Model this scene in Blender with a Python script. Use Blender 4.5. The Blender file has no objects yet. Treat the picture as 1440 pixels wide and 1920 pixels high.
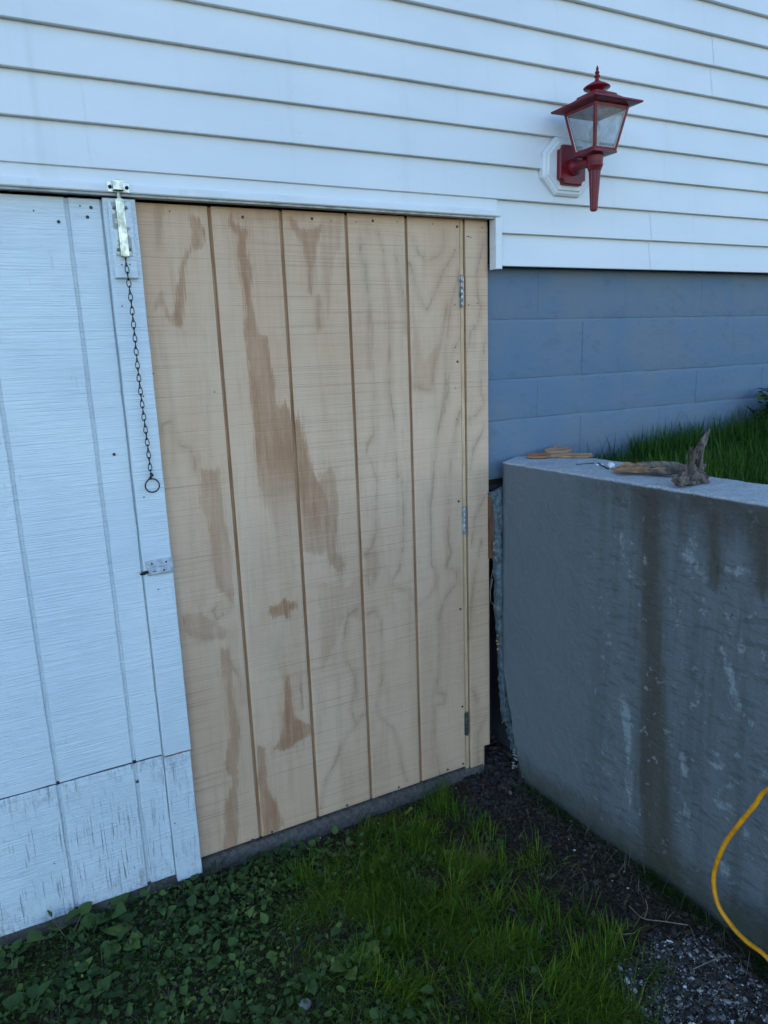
import bpy, math, random
import numpy as np
from mathutils import Matrix, Vector, noise as mnoise
random.seed(7); rng = np.random.default_rng(11)
S = bpy.context.scene
COL = S.collection

# ------------------------------------------------------------------ camera
CP = np.array([-0.56199599, -2.05566556, 1.53659762])
CA, CB, CC = -0.475762019, 1.35304232, -0.0364418139
FPX = 1356.15621
def camR(a, b, c):
    ca, sa, cb, sb, cc, sc = math.cos(a), math.sin(a), math.cos(b), math.sin(b), math.cos(c), math.sin(c)
    Rz = np.array([[ca,-sa,0],[sa,ca,0],[0,0,1]]); Rx = np.array([[1,0,0],[0,cb,-sb],[0,sb,cb]])
    Rr = np.array([[cc,-sc,0],[sc,cc,0],[0,0,1]])
    return Rz@Rx@Rr
RM = camR(CA, CB, CC)
cam_d = bpy.data.cameras.new('camera'); cam = bpy.data.objects.new('camera', cam_d); COL.objects.link(cam)
m = Matrix([list(RM[i])+[CP[i]] for i in range(3)]+[[0,0,0,1]])
cam.matrix_world = m
cam_d.sensor_fit = 'VERTICAL'; cam_d.sensor_height = 32; cam_d.sensor_width = 24
cam_d.lens = 32*FPX/1920; cam_d.clip_end = 500; cam_d.clip_start = 0.02
S.camera = cam

# ------------------------------------------------------------------ world, sun, exposure
SUN_EL, SUN_AZ = math.radians(24), math.radians(20)      # sun behind the house: the whole yard is in open shade
w = bpy.data.worlds.new('World'); S.world = w; w.use_nodes = True
nt = w.node_tree; nt.nodes.clear()
sky = nt.nodes.new('ShaderNodeTexSky'); sky.sky_type = 'NISHITA'; sky.sun_disc = False
sky.sun_elevation = SUN_EL; sky.sun_rotation = SUN_AZ; sky.air_density = 1.0; sky.dust_density = 0.2; sky.ozone_density = 3.2
bg = nt.nodes.new('ShaderNodeBackground'); bg.inputs[1].default_value = 0.15
wo = nt.nodes.new('ShaderNodeOutputWorld')
nt.links.new(sky.outputs[0], bg.inputs[0]); nt.links.new(bg.outputs[0], wo.inputs[0])
sd = bpy.data.lights.new('sun', 'SUN'); sd.energy = 2.5; sd.angle = math.radians(0.6); sd.color = (1.0, 0.93, 0.82)
so = bpy.data.objects.new('sun', sd); COL.objects.link(so)
sv = Vector((math.sin(SUN_AZ)*math.cos(SUN_EL), math.cos(SUN_AZ)*math.cos(SUN_EL), math.sin(SUN_EL)))
so.rotation_euler = sv.to_track_quat('Z', 'Y').to_euler(); so.location = sv*30
S.view_settings.view_transform = 'Standard'; S.view_settings.look = 'None'
S.view_settings.gamma = 1; S.view_settings.use_curve_mapping = False
S.view_settings.exposure = 1.70

# ------------------------------------------------------------------ measuring helpers (photo pixel -> point on a plane of the place)
def ray(u, v): return RM@np.array([(u-720)/FPX, -(v-960)/FPX, -1.])
def onY(u, v, y=0.): d = ray(u, v); t = (y-CP[1])/d[1]; return CP+t*d
def onZ(u, v, z): d = ray(u, v); t = (z-CP[2])/d[2]; return CP+t*d
def onX(u, v, x): d = ray(u, v); t = (x-CP[0])/d[0]; return CP+t*d

# ------------------------------------------------------------------ object helpers
def tag(o, label=None, cat=None, group=None, kind=None):
    if label: o['label'] = label
    if cat: o['category'] = cat
    if group: o['group'] = group
    if kind: o['kind'] = kind
    return o
def empty(name, loc=(0,0,0)):
    o = bpy.data.objects.new(name, None); o.location = loc; o.empty_display_size = .05; COL.objects.link(o); return o
def link(name, me, parent=None, world=True):
    o = bpy.data.objects.new(name, me); COL.objects.link(o)
    if parent is not None:
        o.parent = parent
        if world:
            l = Vector((0,0,0)); p = parent
            while p: l += p.location; p = p.parent
            o.location = -l
    return o
def mesh(name, vs, fs, mats, smooth=False, fm=None):
    me = bpy.data.meshes.new(name); me.from_pydata([tuple(map(float,v)) for v in vs], [], fs)
    for q in (mats if isinstance(mats, (list,tuple)) else [mats]): me.materials.append(q)
    if smooth: me.polygons.foreach_set('use_smooth', [True]*len(me.polygons))
    if fm is not None: me.polygons.foreach_set('material_index', fm)
    me.update(); return me
class MB:
    def __init__(s): s.v=[]; s.f=[]; s.m=[]
    def add(s, vs, fs, mi=0):
        b=len(s.v); s.v+= [tuple(v) for v in vs]; s.f += [tuple(b+i for i in f) for f in fs]; s.m += [mi]*len(fs)
    def box(s, x0,x1,y0,y1,z0,z1, mi=0, bev=0.):
        if bev<=0:
            vs=[(x,y,z) for x in (x0,x1) for y in (y0,y1) for z in (z0,z1)]
            fs=[(0,1,3,2),(4,6,7,5),(0,4,5,1),(2,3,7,6),(0,2,6,4),(1,5,7,3)]
            s.add(vs,fs,mi); return
        # front-bevelled box (front is -y)
        b=bev
        vs=[(x0,y1,z0),(x1,y1,z0),(x1,y1,z1),(x0,y1,z1),
            (x0,y0+b,z0),(x1,y0+b,z0),(x1,y0+b,z1),(x0,y0+b,z1),
            (x0+b,y0,z0+b),(x1-b,y0,z0+b),(x1-b,y0,z1-b),(x0+b,y0,z1-b)]
        fs=[(3,2,1,0),(0,1,5,4),(1,2,6,5),(2,3,7,6),(3,0,4,7),(4,5,9,8),(5,6,10,9),(6,7,11,10),(7,4,8,11),(8,9,10,11)]
        s.add(vs,fs,mi)
    def tube(s, pts, rad, n=8, mi=0, cap=True):
        pts=[Vector(p) for p in pts]; rad = rad if hasattr(rad,'__len__') else [rad]*len(pts)
        up=None; rings=[]
        for i,p in enumerate(pts):
            t=(pts[min(i+1,len(pts)-1)]-pts[max(i-1,0)]).normalized()
            if up is None: up=t.orthogonal().normalized()
            up=(up-t*up.dot(t)).normalized(); sd_=t.cross(up)
            rings.append([p+(up*math.cos(2*math.pi*k/n)+sd_*math.sin(2*math.pi*k/n))*rad[i] for k in range(n)])
        vs=[v for r in rings for v in r]
        fs=[(i*n+k,i*n+(k+1)%n,(i+1)*n+(k+1)%n,(i+1)*n+k) for i in range(len(pts)-1) for k in range(n)]
        if cap: fs+=[tuple(range(n))[::-1], tuple((len(pts)-1)*n+k for k in range(n))]
        s.add(vs,fs,mi)
    def lathe(s, prof, c, n=20, mi=0, axis='z'):
        vs=[]
        for r,h in prof:
            for k in range(n):
                a=2*math.pi*k/n
                if axis=='z': vs.append((c[0]+r*math.cos(a),c[1]+r*math.sin(a),c[2]+h))
                else: vs.append((c[0]+r*math.cos(a),c[1]+h,c[2]+r*math.sin(a)))
        L=len(prof)
        fs=[(i*n+k,i*n+(k+1)%n,(i+1)*n+(k+1)%n,(i+1)*n+k) for i in range(L-1) for k in range(n)]
        fs+=[tuple(range(n))[::-1],tuple((L-1)*n+k for k in range(n))]
        s.add(vs,fs,mi)
    def extrude(s, poly, y0, y1, mi=0):
        n=len(poly); vs=[(x,y0,z) for x,z in poly]+[(x,y1,z) for x,z in poly]
        fs=[tuple(range(n)),tuple(range(2*n-1,n-1,-1))]+[(k,n+k,n+(k+1)%n,(k+1)%n) for k in range(n)]
        s.add(vs,fs,mi)
    def build(s, name, mats, parent=None, smooth=False, autosmooth=None):
        me=mesh(name,s.v,s.f,mats,smooth,s.m)
        if autosmooth:
            me.polygons.foreach_set('use_smooth',[True]*len(me.polygons)); me.set_sharp_from_angle(angle=math.radians(autosmooth))
        return link(name,me,parent)

# ------------------------------------------------------------------ material helpers
class N:
    def __init__(s, name):
        s.mat = bpy.data.materials.new(name); s.mat.use_nodes = True; s.t = s.mat.node_tree
        s.p = s.t.nodes['Principled BSDF']; s.tc = s.t.nodes.new('ShaderNodeTexCoord')
    def _in(s, sock, v):
        if hasattr(v, 'is_linked') or isinstance(v, bpy.types.NodeSocket): s.t.links.new(v, sock)
        elif v is not None:
            if isinstance(v, (tuple, list)) and len(v)==3 and sock.type=='RGBA': v = (*v, 1)
            sock.default_value = v
    def obj(s, scale=(1,1,1), loc=(0,0,0)):
        n = s.t.nodes.new('ShaderNodeMapping'); s.t.links.new(s.tc.outputs['Object'], n.inputs[0])
        n.inputs['Scale'].default_value = scale; n.inputs['Location'].default_value = loc; return n.outputs[0]
    def noise(s, vec, scale=5, detail=3, rough=.5, dist=0):
        n = s.t.nodes.new('ShaderNodeTexNoise'); s._in(n.inputs['Vector'], vec); n.inputs['Scale'].default_value = scale
        n.inputs['Detail'].default_value = detail; n.inputs['Roughness'].default_value = rough; n.inputs['Distortion'].default_value = dist
        return n.outputs[0]
    def voro(s, vec, scale=5, feat='F1'):
        n = s.t.nodes.new('ShaderNodeTexVoronoi'); n.feature = feat; s._in(n.inputs['Vector'], vec); n.inputs['Scale'].default_value = scale
        return n.outputs['Distance']
    def attr(s, name):
        n = s.t.nodes.new('ShaderNodeAttribute'); n.attribute_name = name; return n.outputs['Fac']
    def rnd(s): n = s.t.nodes.new('ShaderNodeObjectInfo'); return n.outputs['Random']
    def math(s, op, a, b=None, c=None, clamp=False):
        n = s.t.nodes.new('ShaderNodeMath'); n.operation = op; n.use_clamp = clamp
        for i, v in enumerate((a, b, c)):
            if v is not None: s._in(n.inputs[i], v)
        return n.outputs[0]
    def step(s, v, lo, hi, to0=0., to1=1.):
        n = s.t.nodes.new('ShaderNodeMapRange'); n.interpolation_type = 'SMOOTHSTEP'; s._in(n.inputs[0], v)
        n.inputs[1].default_value = lo; n.inputs[2].default_value = hi; n.inputs[3].default_value = to0; n.inputs[4].default_value = to1
        return n.outputs[0]
    def mix(s, f, a, b, mode='MIX'):
        n = s.t.nodes.new('ShaderNodeMix'); n.data_type = 'RGBA'; n.blend_type = mode
        s._in(n.inputs[0], f); s._in(n.inputs[6], a); s._in(n.inputs[7], b); return n.outputs[2]
    def ramp(s, v, stops):
        n = s.t.nodes.new('ShaderNodeValToRGB'); s._in(n.inputs[0], v); e = n.color_ramp.elements
        while len(e) < len(stops): e.new(.5)
        for k, (p, c) in zip(e, stops): k.position = p; k.color = (*c, 1)
        return n.outputs[0]
    def bump(s, h, strength=.5, dist=.002, prev=None):
        n = s.t.nodes.new('ShaderNodeBump'); n.inputs['Strength'].default_value = strength; n.inputs['Distance'].default_value = dist
        s._in(n.inputs['Height'], h)
        if prev is not None: s._in(n.inputs['Normal'], prev)
        return n.outputs[0]
    def out(s, col, rough=.7, normal=None, metal=None, spec=None, **kw):
        s._in(s.p.inputs['Base Color'], col); s._in(s.p.inputs['Roughness'], rough)
        if normal is not None: s._in(s.p.inputs['Normal'], normal)
        if metal is not None: s._in(s.p.inputs['Metallic'], metal)
        if spec is not None: s._in(s.p.inputs['Specular IOR Level'], spec)
        for k, v in kw.items(): s._in(s.p.inputs[k], v)
        return s.mat

# vinyl siding
def m_siding():
    n=N('white_vinyl'); big=n.noise(n.obj((.8,1,1.6)),2.2,4,.6); em=n.noise(n.obj((5,5,120)),1,3,.6); fine=n.noise(n.obj((1,1,1)),35,3,.6)
    strk=n.noise(n.obj((14,1,.8)),1,4,.6)
    c=n.mix(n.step(big,.35,.7),(.66,.675,.68),(.72,.725,.725)); c=n.mix(n.math('MULTIPLY',n.step(strk,.56,.75),.3),c,(.52,.53,.52))
    c=n.mix(n.math('MULTIPLY',n.step(fine,.62,.78),.16),c,(.45,.46,.44))
    warp=n.noise(n.obj((1.3,1,2.5)),1,2,.5)
    b=n.bump(warp,.5,.012); b=n.bump(em,.22,.0012,b); return n.out(c,n.step(big,.3,.7,.42,.55),b,spec=.4)
M_SID=m_siding()
def m_trim():
    n=N('white_trim_vinyl'); g=n.noise(n.obj((2,2,9)),3,4,.6); st=n.noise(n.obj((20,20,2)),1,3,.5)
    c=n.mix(n.step(g,.4,.75),(.70,.71,.715),(.60,.61,.61)); c=n.mix(n.math('MULTIPLY',n.step(st,.6,.75),.35),c,(.42,.42,.40)); return n.out(c,.45,n.bump(g,.2,.003))
M_TRIM=m_trim()
def m_underside():
    n=N('grey_aluminium_channel'); g=n.noise(n.obj((30,30,60)),1,4,.6); return n.out(n.mix(n.step(g,.4,.7),(.46,.46,.44),(.26,.25,.23)),.6)
M_CHAN=m_underside()
# rough sawn white paint; "weather" darker for the lower patch panels
def m_white(name, weather=0.):
    n=N(name); saw=n.noise(n.obj((3.2,3,210)),1,4,.55,.0); saw2=n.noise(n.obj((9,3,420)),1,2,.5); big=n.noise(n.obj(),2.5,4,.6)
    vert=n.noise(n.obj((230,3,7.)),1,4,.65); patch=n.noise(n.obj((4,1,3)),1.6,4,.65)
    blob=n.noise(n.obj((1,1,1.4)),26,4,.7)
    c=n.mix(n.step(big,.3,.7),(.60,.675,.72),(.685,.745,.775))
    line=n.step(saw,.62,.78); c=n.mix(n.math('MULTIPLY',line,.34 if not weather else .5),c,(.40,.43,.45))
    line2=n.step(saw2,.60,.78); c=n.mix(n.math('MULTIPLY',line2,.20),c,(.45,.47,.49))
    c=n.mix(n.math('MULTIPLY',n.step(blob,.66,.76),.18+.3*weather),c,(.42,.42,.40))
    crk=n.math('MULTIPLY',n.step(vert,.60-.03*weather,.72-.03*weather),n.step(patch,.50-.16*weather,.66))
    c=n.mix(n.math('MULTIPLY',crk,.12+.50*weather),c,(.27,.26,.24))
    if weather:
        zc=n.t.nodes.new('ShaderNodeSeparateXYZ'); n.t.links.new(n.tc.outputs['Object'],zc.inputs[0])
        zz=zc.outputs[2]
        edge=n.math('ADD',n.step(zz,.26,.40),n.step(zz,.09,-.03)); edge=n.math('MULTIPLY',edge,n.step(patch,.34,.62))
        sp=n.step(n.noise(n.obj((60,3,22)),1,5,.75),.44,.62)
        c=n.mix(n.math('MULTIPLY',n.math('MULTIPLY',edge,sp),.8),c,(.24,.23,.21))
    h=n.math('ADD',n.math('MULTIPLY',saw,1.0),n.math('MULTIPLY',saw2,.45)); h=n.math('SUBTRACT',h,n.math('MULTIPLY',crk,.35+.6*weather))
    b=n.bump(h,.95,.0042); b=n.bump(blob,.25,.002,b); return n.out(c,.62,b,spec=.3)
M_WHITE=m_white('rough_sawn_white_paint'); M_WHITE_OLD=m_white('weathered_white_paint',1.)
# fresh plywood siding, stains and figure from distance attributes
def m_ply(name='fresh_plywood', jamb=False):
    n=N(name)
    edge=n.noise(n.obj((90,4,9)),1,5,.75); edge2=n.noise(n.obj((9,4,7)),1,4,.6); edge_v=n.noise(n.obj((260,4,16)),1,3,.6)
    big=n.noise(n.obj((3.5,1,1.1),(.4,0,2)),1.4,4,.55); saw=n.noise(n.obj((1.5,2,285)),1,3,.55); saw2=n.noise(n.obj((4,2,560)),1,2,.5)
    mask=n.noise(n.obj((3,1,4)),1.6,3,.6); pore=n.noise(n.obj((380,4,14)),1,3,.6); fl=n.noise(n.obj((28,2,3)),1,5,.7)
    c=n.mix(n.step(big,.34,.68),(.665,.465,.315),(.595,.385,.250))
    c=n.mix(n.math('MULTIPLY',n.step(n.noise(n.obj((9,2,2.6),(3,0,0)),1,4,.65),.52,.72),.45),c,(.60,.385,.265))
    c=n.mix(n.math('MULTIPLY',n.step(n.noise(n.obj((7,2,2.2),(9,0,4)),1,4,.65),.54,.74),.45),c,(.50,.40,.265))
    c=n.mix(n.math('MULTIPLY',n.step(fl,.46,.70),.45),c,(.47,.315,.205))
    # darker vertical flecks gathered below the stains
    # growth-ring figure
    d=n.attr('fig'); dn=n.math('ADD',d,n.math('MULTIPLY',n.math('SUBTRACT',edge,.5),.016)); dn=n.math('ADD',dn,n.math('MULTIPLY',n.math('SUBTRACT',edge2,.5),.026))
    dn=n.math('ABSOLUTE',dn)
    core=n.step(dn,.0034,.0004); halo=n.step(dn,.024,.001)
    brk=n.step(n.noise(n.obj((8,3,4)),1,3,.6),.30,.55,.6,1.)
    f=n.math('ADD',n.math('MULTIPLY',core,.36),n.math('MULTIPLY',halo,.22)); f=n.math('MULTIPLY',f,brk)
    c=n.mix(f,c,(.30,.19,.12))
    # brown stains
    s=n.attr('stain'); sn=n.math('ADD',s,n.math('MULTIPLY',n.math('SUBTRACT',edge,.5),.034)); sn=n.math('ADD',sn,n.math('MULTIPLY',n.math('SUBTRACT',edge_v,.5),.034))
    inn=n.math('ADD',n.math('MULTIPLY',n.step(sn,.003,-.002),.5),n.math('MULTIPLY',n.step(sn,.010,-.022),.5)); rim=n.math('MULTIPLY',n.step(sn,-.022,-.001),inn); st=n.attr('stren')
    var=n.step(n.noise(n.obj((30,3,3)),1,5,.75),.30,.66,.42,1.08)
    bleed=n.math('MULTIPLY',n.step(n.math('ADD',s,n.math('MULTIPLY',n.math('SUBTRACT',n.noise(n.obj((40,3,3)),1,5,.7),.5),.11)),.055,-.01),n.step(n.noise(n.obj((70,3,3.)),1,4,.7),.40,.66)); c=n.mix(n.math('MULTIPLY',n.math('MULTIPLY',bleed,st),.42),c,(.45,.26,.15)); amt=n.math('MULTIPLY',n.math('MULTIPLY',inn,var),n.math('MULTIPLY',st,n.math('ADD',.80,n.math('MULTIPLY',rim,.35))),clamp=True)
    gr=n.step(n.noise(n.obj((150,3,2.2)),1,4,.7),.50,.72); c=n.mix(n.math('MULTIPLY',gr,.15),c,(.42,.285,.185)); c=n.mix(amt,c,(.345,.165,.08))
    l=n.math('MULTIPLY',n.step(saw,.55,.70),n.step(mask,.3,.6,.6,1.)); c=n.mix(n.math('MULTIPLY',l,.58),c,(.30,.20,.135))
    lt=n.step(saw,.45,.32); c=n.mix(n.math('MULTIPLY',lt,.22),c,(.70,.50,.33))
    l2=n.step(saw2,.56,.74); c=n.mix(n.math('MULTIPLY',l2,.30),c,(.27,.17,.10))
    thin=n.step(n.noise(n.obj((1.3,2,130),(5,0,1)),1,2,.5),.70,.74); c=n.mix(n.math('MULTIPLY',thin,.28),c,(.21,.14,.09))
    c=n.mix(n.math('MULTIPLY',n.step(pore,.6,.76),.24),c,(.34,.23,.15))
    h=n.math('ADD',saw,n.math('MULTIPLY',saw2,.5)); b=n.bump(h,.7,.0022); b=n.bump(pore,.25,.0006,b)
    return n.out(c,.8,b,spec=.2)
M_PLY=m_ply()
def m_groove():
    n=N('plywood_groove'); a=n.noise(n.obj((60,5,3.5)),1,4,.7)
    return n.out(n.ramp(a,[(.35,(.40,.235,.13)),(.55,(.30,.15,.075)),(.72,(.17,.07,.035))]),.8,n.bump(a,.3,.001),spec=.2)
M_GRV=m_groove()
def simple(name, c1, c2, scale=20, rough=.6, metal=0, bump=.2, dist=.001, lo=.35, hi=.65, spec=.4, stretch=(1,1,1)):
    n=N(name); a=n.noise(n.obj(stretch),scale,4,.6)
    return n.out(n.mix(n.step(a,lo,hi),c1,c2),rough,n.bump(a,bump,dist),metal=metal,spec=spec)
M_PALE=simple('pale_trim_wood',(.66,.46,.27),(.52,.34,.19),12,.75,stretch=(8,8,1))
M_PALE2=simple('pale_groove_edge',(.40,.235,.13),(.25,.13,.065),7,.8,stretch=(8,8,1))
M_NAIL=simple('dark_nail',(.03,.025,.02),(.06,.05,.04),50,.6)
M_RED=simple('brick_red_paint',(.195,.009,.018),(.13,.008,.014),30,.38,bump=.3,dist=.001,spec=.35)
M_ZINC=simple('zinc_plated_steel',(.56,.54,.46),(.26,.25,.20),55,.3,1,.3,.0006)
M_OLDZINC=simple('dull_zinc',(.42,.44,.40),(.16,.17,.15),70,.45,.8,.3,.0006)
M_PEEL=simple('peeling_white_paint_on_steel',(.66,.69,.70),(.33,.35,.32),38,.5,.1,.5,.001,.48,.52)
M_RUST=simple('rusty_steel',(.045,.028,.022),(.018,.014,.014),90,.6,.4)
M_HINGE=simple('bright_hinge_steel',(.42,.42,.40),(.16,.16,.16),60,.35,.9)
M_HINGE2=simple('pale_hinge_zinc',(.50,.52,.56),(.28,.29,.32),60,.45,.5)
M_HINGE3=simple('greenish_hinge_steel',(.16,.20,.17),(.08,.11,.10),60,.4,.7)
def m_hose():
    n=N('yellow_hose_rubber'); a=n.noise(n.obj(),22,5,.65); f=n.noise(n.obj(),170,3,.7)
    c=n.mix(n.step(a,.35,.7),(.80,.34,.006),(.52,.19,.004)); c=n.mix(n.math('MULTIPLY',n.step(f,.62,.70),.5),c,(.75,.60,.35)); c=n.mix(n.math('MULTIPLY',n.step(f,.36,.28),.5),c,(.22,.10,.02))
    return n.out(c,n.step(a,.3,.7,.35,.6),n.bump(f,.2,.0006),spec=.4)
M_HOSE=m_hose()
M_DARKBOX=simple('dark_green_grey_plastic',(.050,.062,.058),(.035,.042,.040),9,.6)
M_HASP=simple('painted_over_steel',(.50,.55,.60),(.34,.37,.40),60,.45,.1,.5,.001)
M_DARK=simple('dark_gap_backing',(.03,.03,.03),(.02,.02,.02),5,.9)  # near-black colour standing in for the shade inside gaps
M_WEB=simple('dry_root_fibre',(.32,.27,.2),(.2,.16,.11),30,.8)
M_BULB=simple('frosted_bulb',(.7,.7,.68),(.62,.62,.60),8,.3)
def m_pane():
    n=N('hazy_lantern_glass'); a=n.noise(n.obj(),30,4,.6)
    g=n.t.nodes.new('ShaderNodeBsdfTransparent'); g.inputs[0].default_value=(.9,.92,.93,1); mx=n.t.nodes.new('ShaderNodeMixShader')
    n.out(n.mix(n.step(a,.4,.65),(.62,.62,.63),(.5,.51,.52)),.12,spec=.6)
    n._in(mx.inputs[0],n.step(a,.3,.7,.08,.24)); n.t.links.new(g.outputs[0],mx.inputs[1]); n.t.links.new(n.p.outputs[0],mx.inputs[2])
    o=[k for k in n.t.nodes if k.type=='OUTPUT_MATERIAL'][0]; n.t.links.new(mx.outputs[0],o.inputs[0]); return n.mat
M_PANE=m_pane()
def m_block(name, mortar=False):
    n=N(name); big=n.noise(n.obj((1,1,1)),3.2,5,.65); fine=n.noise(n.obj(),95,5,.7); mid=n.noise(n.obj((1,1,1.6)),16,5,.65); pit=n.voro(n.obj(),70)
    c=n.mix(n.step(big,.36,.64),(.108,.165,.238),(.140,.178,.222))
    c=n.mix(n.math('MULTIPLY',n.step(mid,.54,.70),.40),c,(.085,.125,.178))
    c=n.mix(n.math('MULTIPLY',n.step(fine,.64,.74),.35),c,(.20,.26,.33))
    pm=n.math('MULTIPLY',n.step(pit,.16,.05),n.step(mid,.52,.62)); c=n.mix(n.math('MULTIPLY',pm,.7),c,(.04,.06,.085))
    c=n.mix(n.math('MULTIPLY',n.step(n.noise(n.obj((1,1,1)),44,3,.7),.735,.76),.8),c,(.42,.48,.54))
    b=n.bump(fine,.55,.0022); b=n.bump(mid,.6,.006,b); b=n.bump(n.math('MULTIPLY',pm,-1.),.6,.003,b)
    if mortar: c=n.mix(.35,c,(.17,.23,.30))
    return n.out(c,.72,b,spec=.3)
M_BLOCK=m_block('steel_blue_block_paint'); M_MORT=m_block('painted_mortar',True)
def m_conc():
    # painted concrete, weathered towards its outer end
    n=N('grey_painted_concrete_wall')
    big=n.noise(n.obj(),2.6,5,.6); fine=n.noise(n.obj(),130,4,.7); mid=n.noise(n.obj((1,1,1)),20,5,.65); streak=n.noise(n.obj((5,17,1.0)),1,4,.6)
    dgl=n.noise(n.obj((6,26,26),(0,0,0)),1,4,.7)
    c=n.mix(n.step(big,.3,.7),(.118,.148,.160),(.135,.150,.165))
    dk=n.attr('dark'); dkn=n.math('ADD',dk,n.math('MULTIPLY',n.math('SUBTRACT',streak,.5),.11)); dkn=n.math('ADD',dkn,n.math('MULTIPLY',n.math('SUBTRACT',mid,.5),.03))
    c=n.mix(n.math('MULTIPLY',n.step(dkn,.02,-.03),.88),c,(.062,.055,.040))
    rough_zone=n.attr('age'); ra=n.step(rough_zone,.30,.62)
    c=n.mix(n.math('MULTIPLY',n.math('MULTIPLY',n.step(streak,.45,.65),ra),.5),c,(.085,.086,.082))
    lp=n.attr('light'); lpn=n.math('ADD',lp,n.math('MULTIPLY',n.math('SUBTRACT',n.noise(n.obj((1,2,1.3)),34,5,.72),.5),.055))
    lm=n.math('MULTIPLY',n.step(lpn,.003,-.012),.62); c=n.mix(lm,c,(.30,.36,.385))
    sp=n.math('MULTIPLY',n.step(dgl,.60,.66),ra); c=n.mix(n.math('MULTIPLY',sp,.55),c,(.26,.31,.34))
    ck=n.attr('crack'); ckn=n.math('ABSOLUTE',n.math('ADD',ck,n.math('MULTIPLY',n.math('SUBTRACT',mid,.5),.022))); c=n.mix(n.math('MULTIPLY',n.step(ckn,.0028,.0006),.7),c,(.03,.035,.037))
    c=n.mix(n.math('MULTIPLY',n.math('MULTIPLY',n.step(n.noise(n.obj((14,14,60)),1,5,.7),.52,.62),ra),.45),c,(.055,.062,.062)); c=n.mix(n.math('MULTIPLY',n.step(fine,.62,.75),.4),c,(.055,.068,.078)); c=n.mix(n.math('MULTIPLY',n.step(fine,.36,.26),.25),c,(.19,.225,.245))
    # darker olive foot of the wall and light bare top
    zc=n.t.nodes.new('ShaderNodeSeparateXYZ'); n.t.links.new(n.tc.outputs['Object'],zc.inputs[0]); zz=zc.outputs[2]
    foot=n.step(n.math('ADD',zz,n.math('MULTIPLY',n.math('SUBTRACT',mid,.5),.12)),.12,-.02); c=n.mix(n.math('MULTIPLY',foot,.75),c,(.040,.045,.028))
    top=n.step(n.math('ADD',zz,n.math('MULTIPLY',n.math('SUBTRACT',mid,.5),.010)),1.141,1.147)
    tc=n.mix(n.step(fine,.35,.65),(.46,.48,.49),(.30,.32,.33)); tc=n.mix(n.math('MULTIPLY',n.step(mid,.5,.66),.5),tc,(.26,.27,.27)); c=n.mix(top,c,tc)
    pit=n.voro(n.obj(),58); pm=n.math('MULTIPLY',n.step(pit,.17,.06),n.step(mid,.50,.60)); c=n.mix(n.math('MULTIPLY',pm,.75),c,(.03,.034,.036)); grime=n.math('MULTIPLY',n.step(n.math('ADD',zz,n.math('MULTIPLY',n.math('SUBTRACT',n.noise(n.obj((9,9,2)),1,5,.7),.5),.5)),.98,1.15),n.math('MULTIPLY',ra,n.step(zz,1.146,1.138))); c=n.mix(n.math('MULTIPLY',grime,.7),c,(.055,.052,.045)); hz=n.noise(n.obj((22,22,60)),1,5,.75); b=n.bump(fine,.6,.003); b=n.bump(mid,.7,.010,b); b=n.bump(n.math('MULTIPLY',hz,n.step(rough_zone,.05,.6,.35,1.)),.6,.009,b); b=n.bump(dgl,.4,.008,b); b=n.bump(n.step(ckn,.003,.0008),-.8,.004,b); return n.out(c,.7,b,spec=.35)
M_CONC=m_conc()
M_CRUMB=simple('crumbled_blue_grey_mortar',(.13,.175,.20),(.065,.085,.095),45,.85,0,1.,.012)
M_YCRUMB=simple('yellow_foam_crumbs',(.45,.30,.07),(.25,.2,.1),60,.8)
M_LCRUMB=simple('light_mortar_crumbs',(.42,.44,.42),(.2,.21,.2),60,.85,0,.8,.004)
M_REDWOOD=simple('reddish_old_wood',(.20,.085,.045),(.09,.04,.025),25,.85,0,.6,.003,stretch=(3,3,.5))
M_FOOT=simple('dirty_concrete_footing',(.125,.108,.092),(.078,.064,.052),70,.9,0,1.,.008)
M_RECESS=simple('dirty_recess_with_shade',(.035,.038,.044),(.018,.018,.019),10,.85,0,.6,.005)  # dirty blue-grey block, darkened further for the shade inside the recess
M_SPLIT=simple('split_orange_wood',(.42,.22,.10),(.20,.12,.075),9,.85,0,.8,.003,stretch=(8,1.2,8))
M_GREYWOOD=simple('weathered_grey_wood',(.20,.165,.13),(.085,.068,.055),12,.9,0,.9,.004,stretch=(8,2,2))
M_CHIP=simple('fresh_wood_offcut',(.44,.25,.13),(.25,.13,.07),14,.8,0,.4,.001,stretch=(1,5,1))
M_CHIP2=simple('reddish_offcut',(.34,.15,.075),(.20,.085,.045),14,.8,0,.4,.001,stretch=(1,5,1))
M_ROOT=simple('weathered_root',(.17,.13,.105),(.035,.026,.022),34,.95,0,1.,.008,stretch=(2,2,.6))
M_BIT=simple('white_plastic_bit',(.8,.82,.82),(.7,.72,.72),40,.4)
M_STONE=simple('pale_stone',(.36,.33,.31),(.20,.19,.18),40,.8,0,.6,.003)
M_WSTONE=simple('whitish_pebble',(.62,.62,.60),(.40,.40,.38),40,.8,0,.5,.002)
def m_tint(name, stops, rough=.75, trans=0.):
    n=N(name); t=n.attr('tint'); f=n.noise(n.obj(),120,3,.6); c=n.ramp(t,stops); c=n.mix(n.math('MULTIPLY',n.step(f,.55,.7),.25),c,(.05,.045,.04))
    return n.out(c,rough,n.bump(f,.5,.001),spec=.25)
M_GRAVEL=m_tint('dark_gravel',[(0,(.020,.016,.014)),(.5,(.046,.037,.031)),(.8,(.074,.056,.044)),(1,(.15,.125,.10))])
M_CHALK=m_tint('pale_gravel',[(0,(.04,.035,.032)),(.5,(.085,.078,.073)),(.75,(.32,.30,.29)),(1,(.78,.76,.74))])
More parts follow.
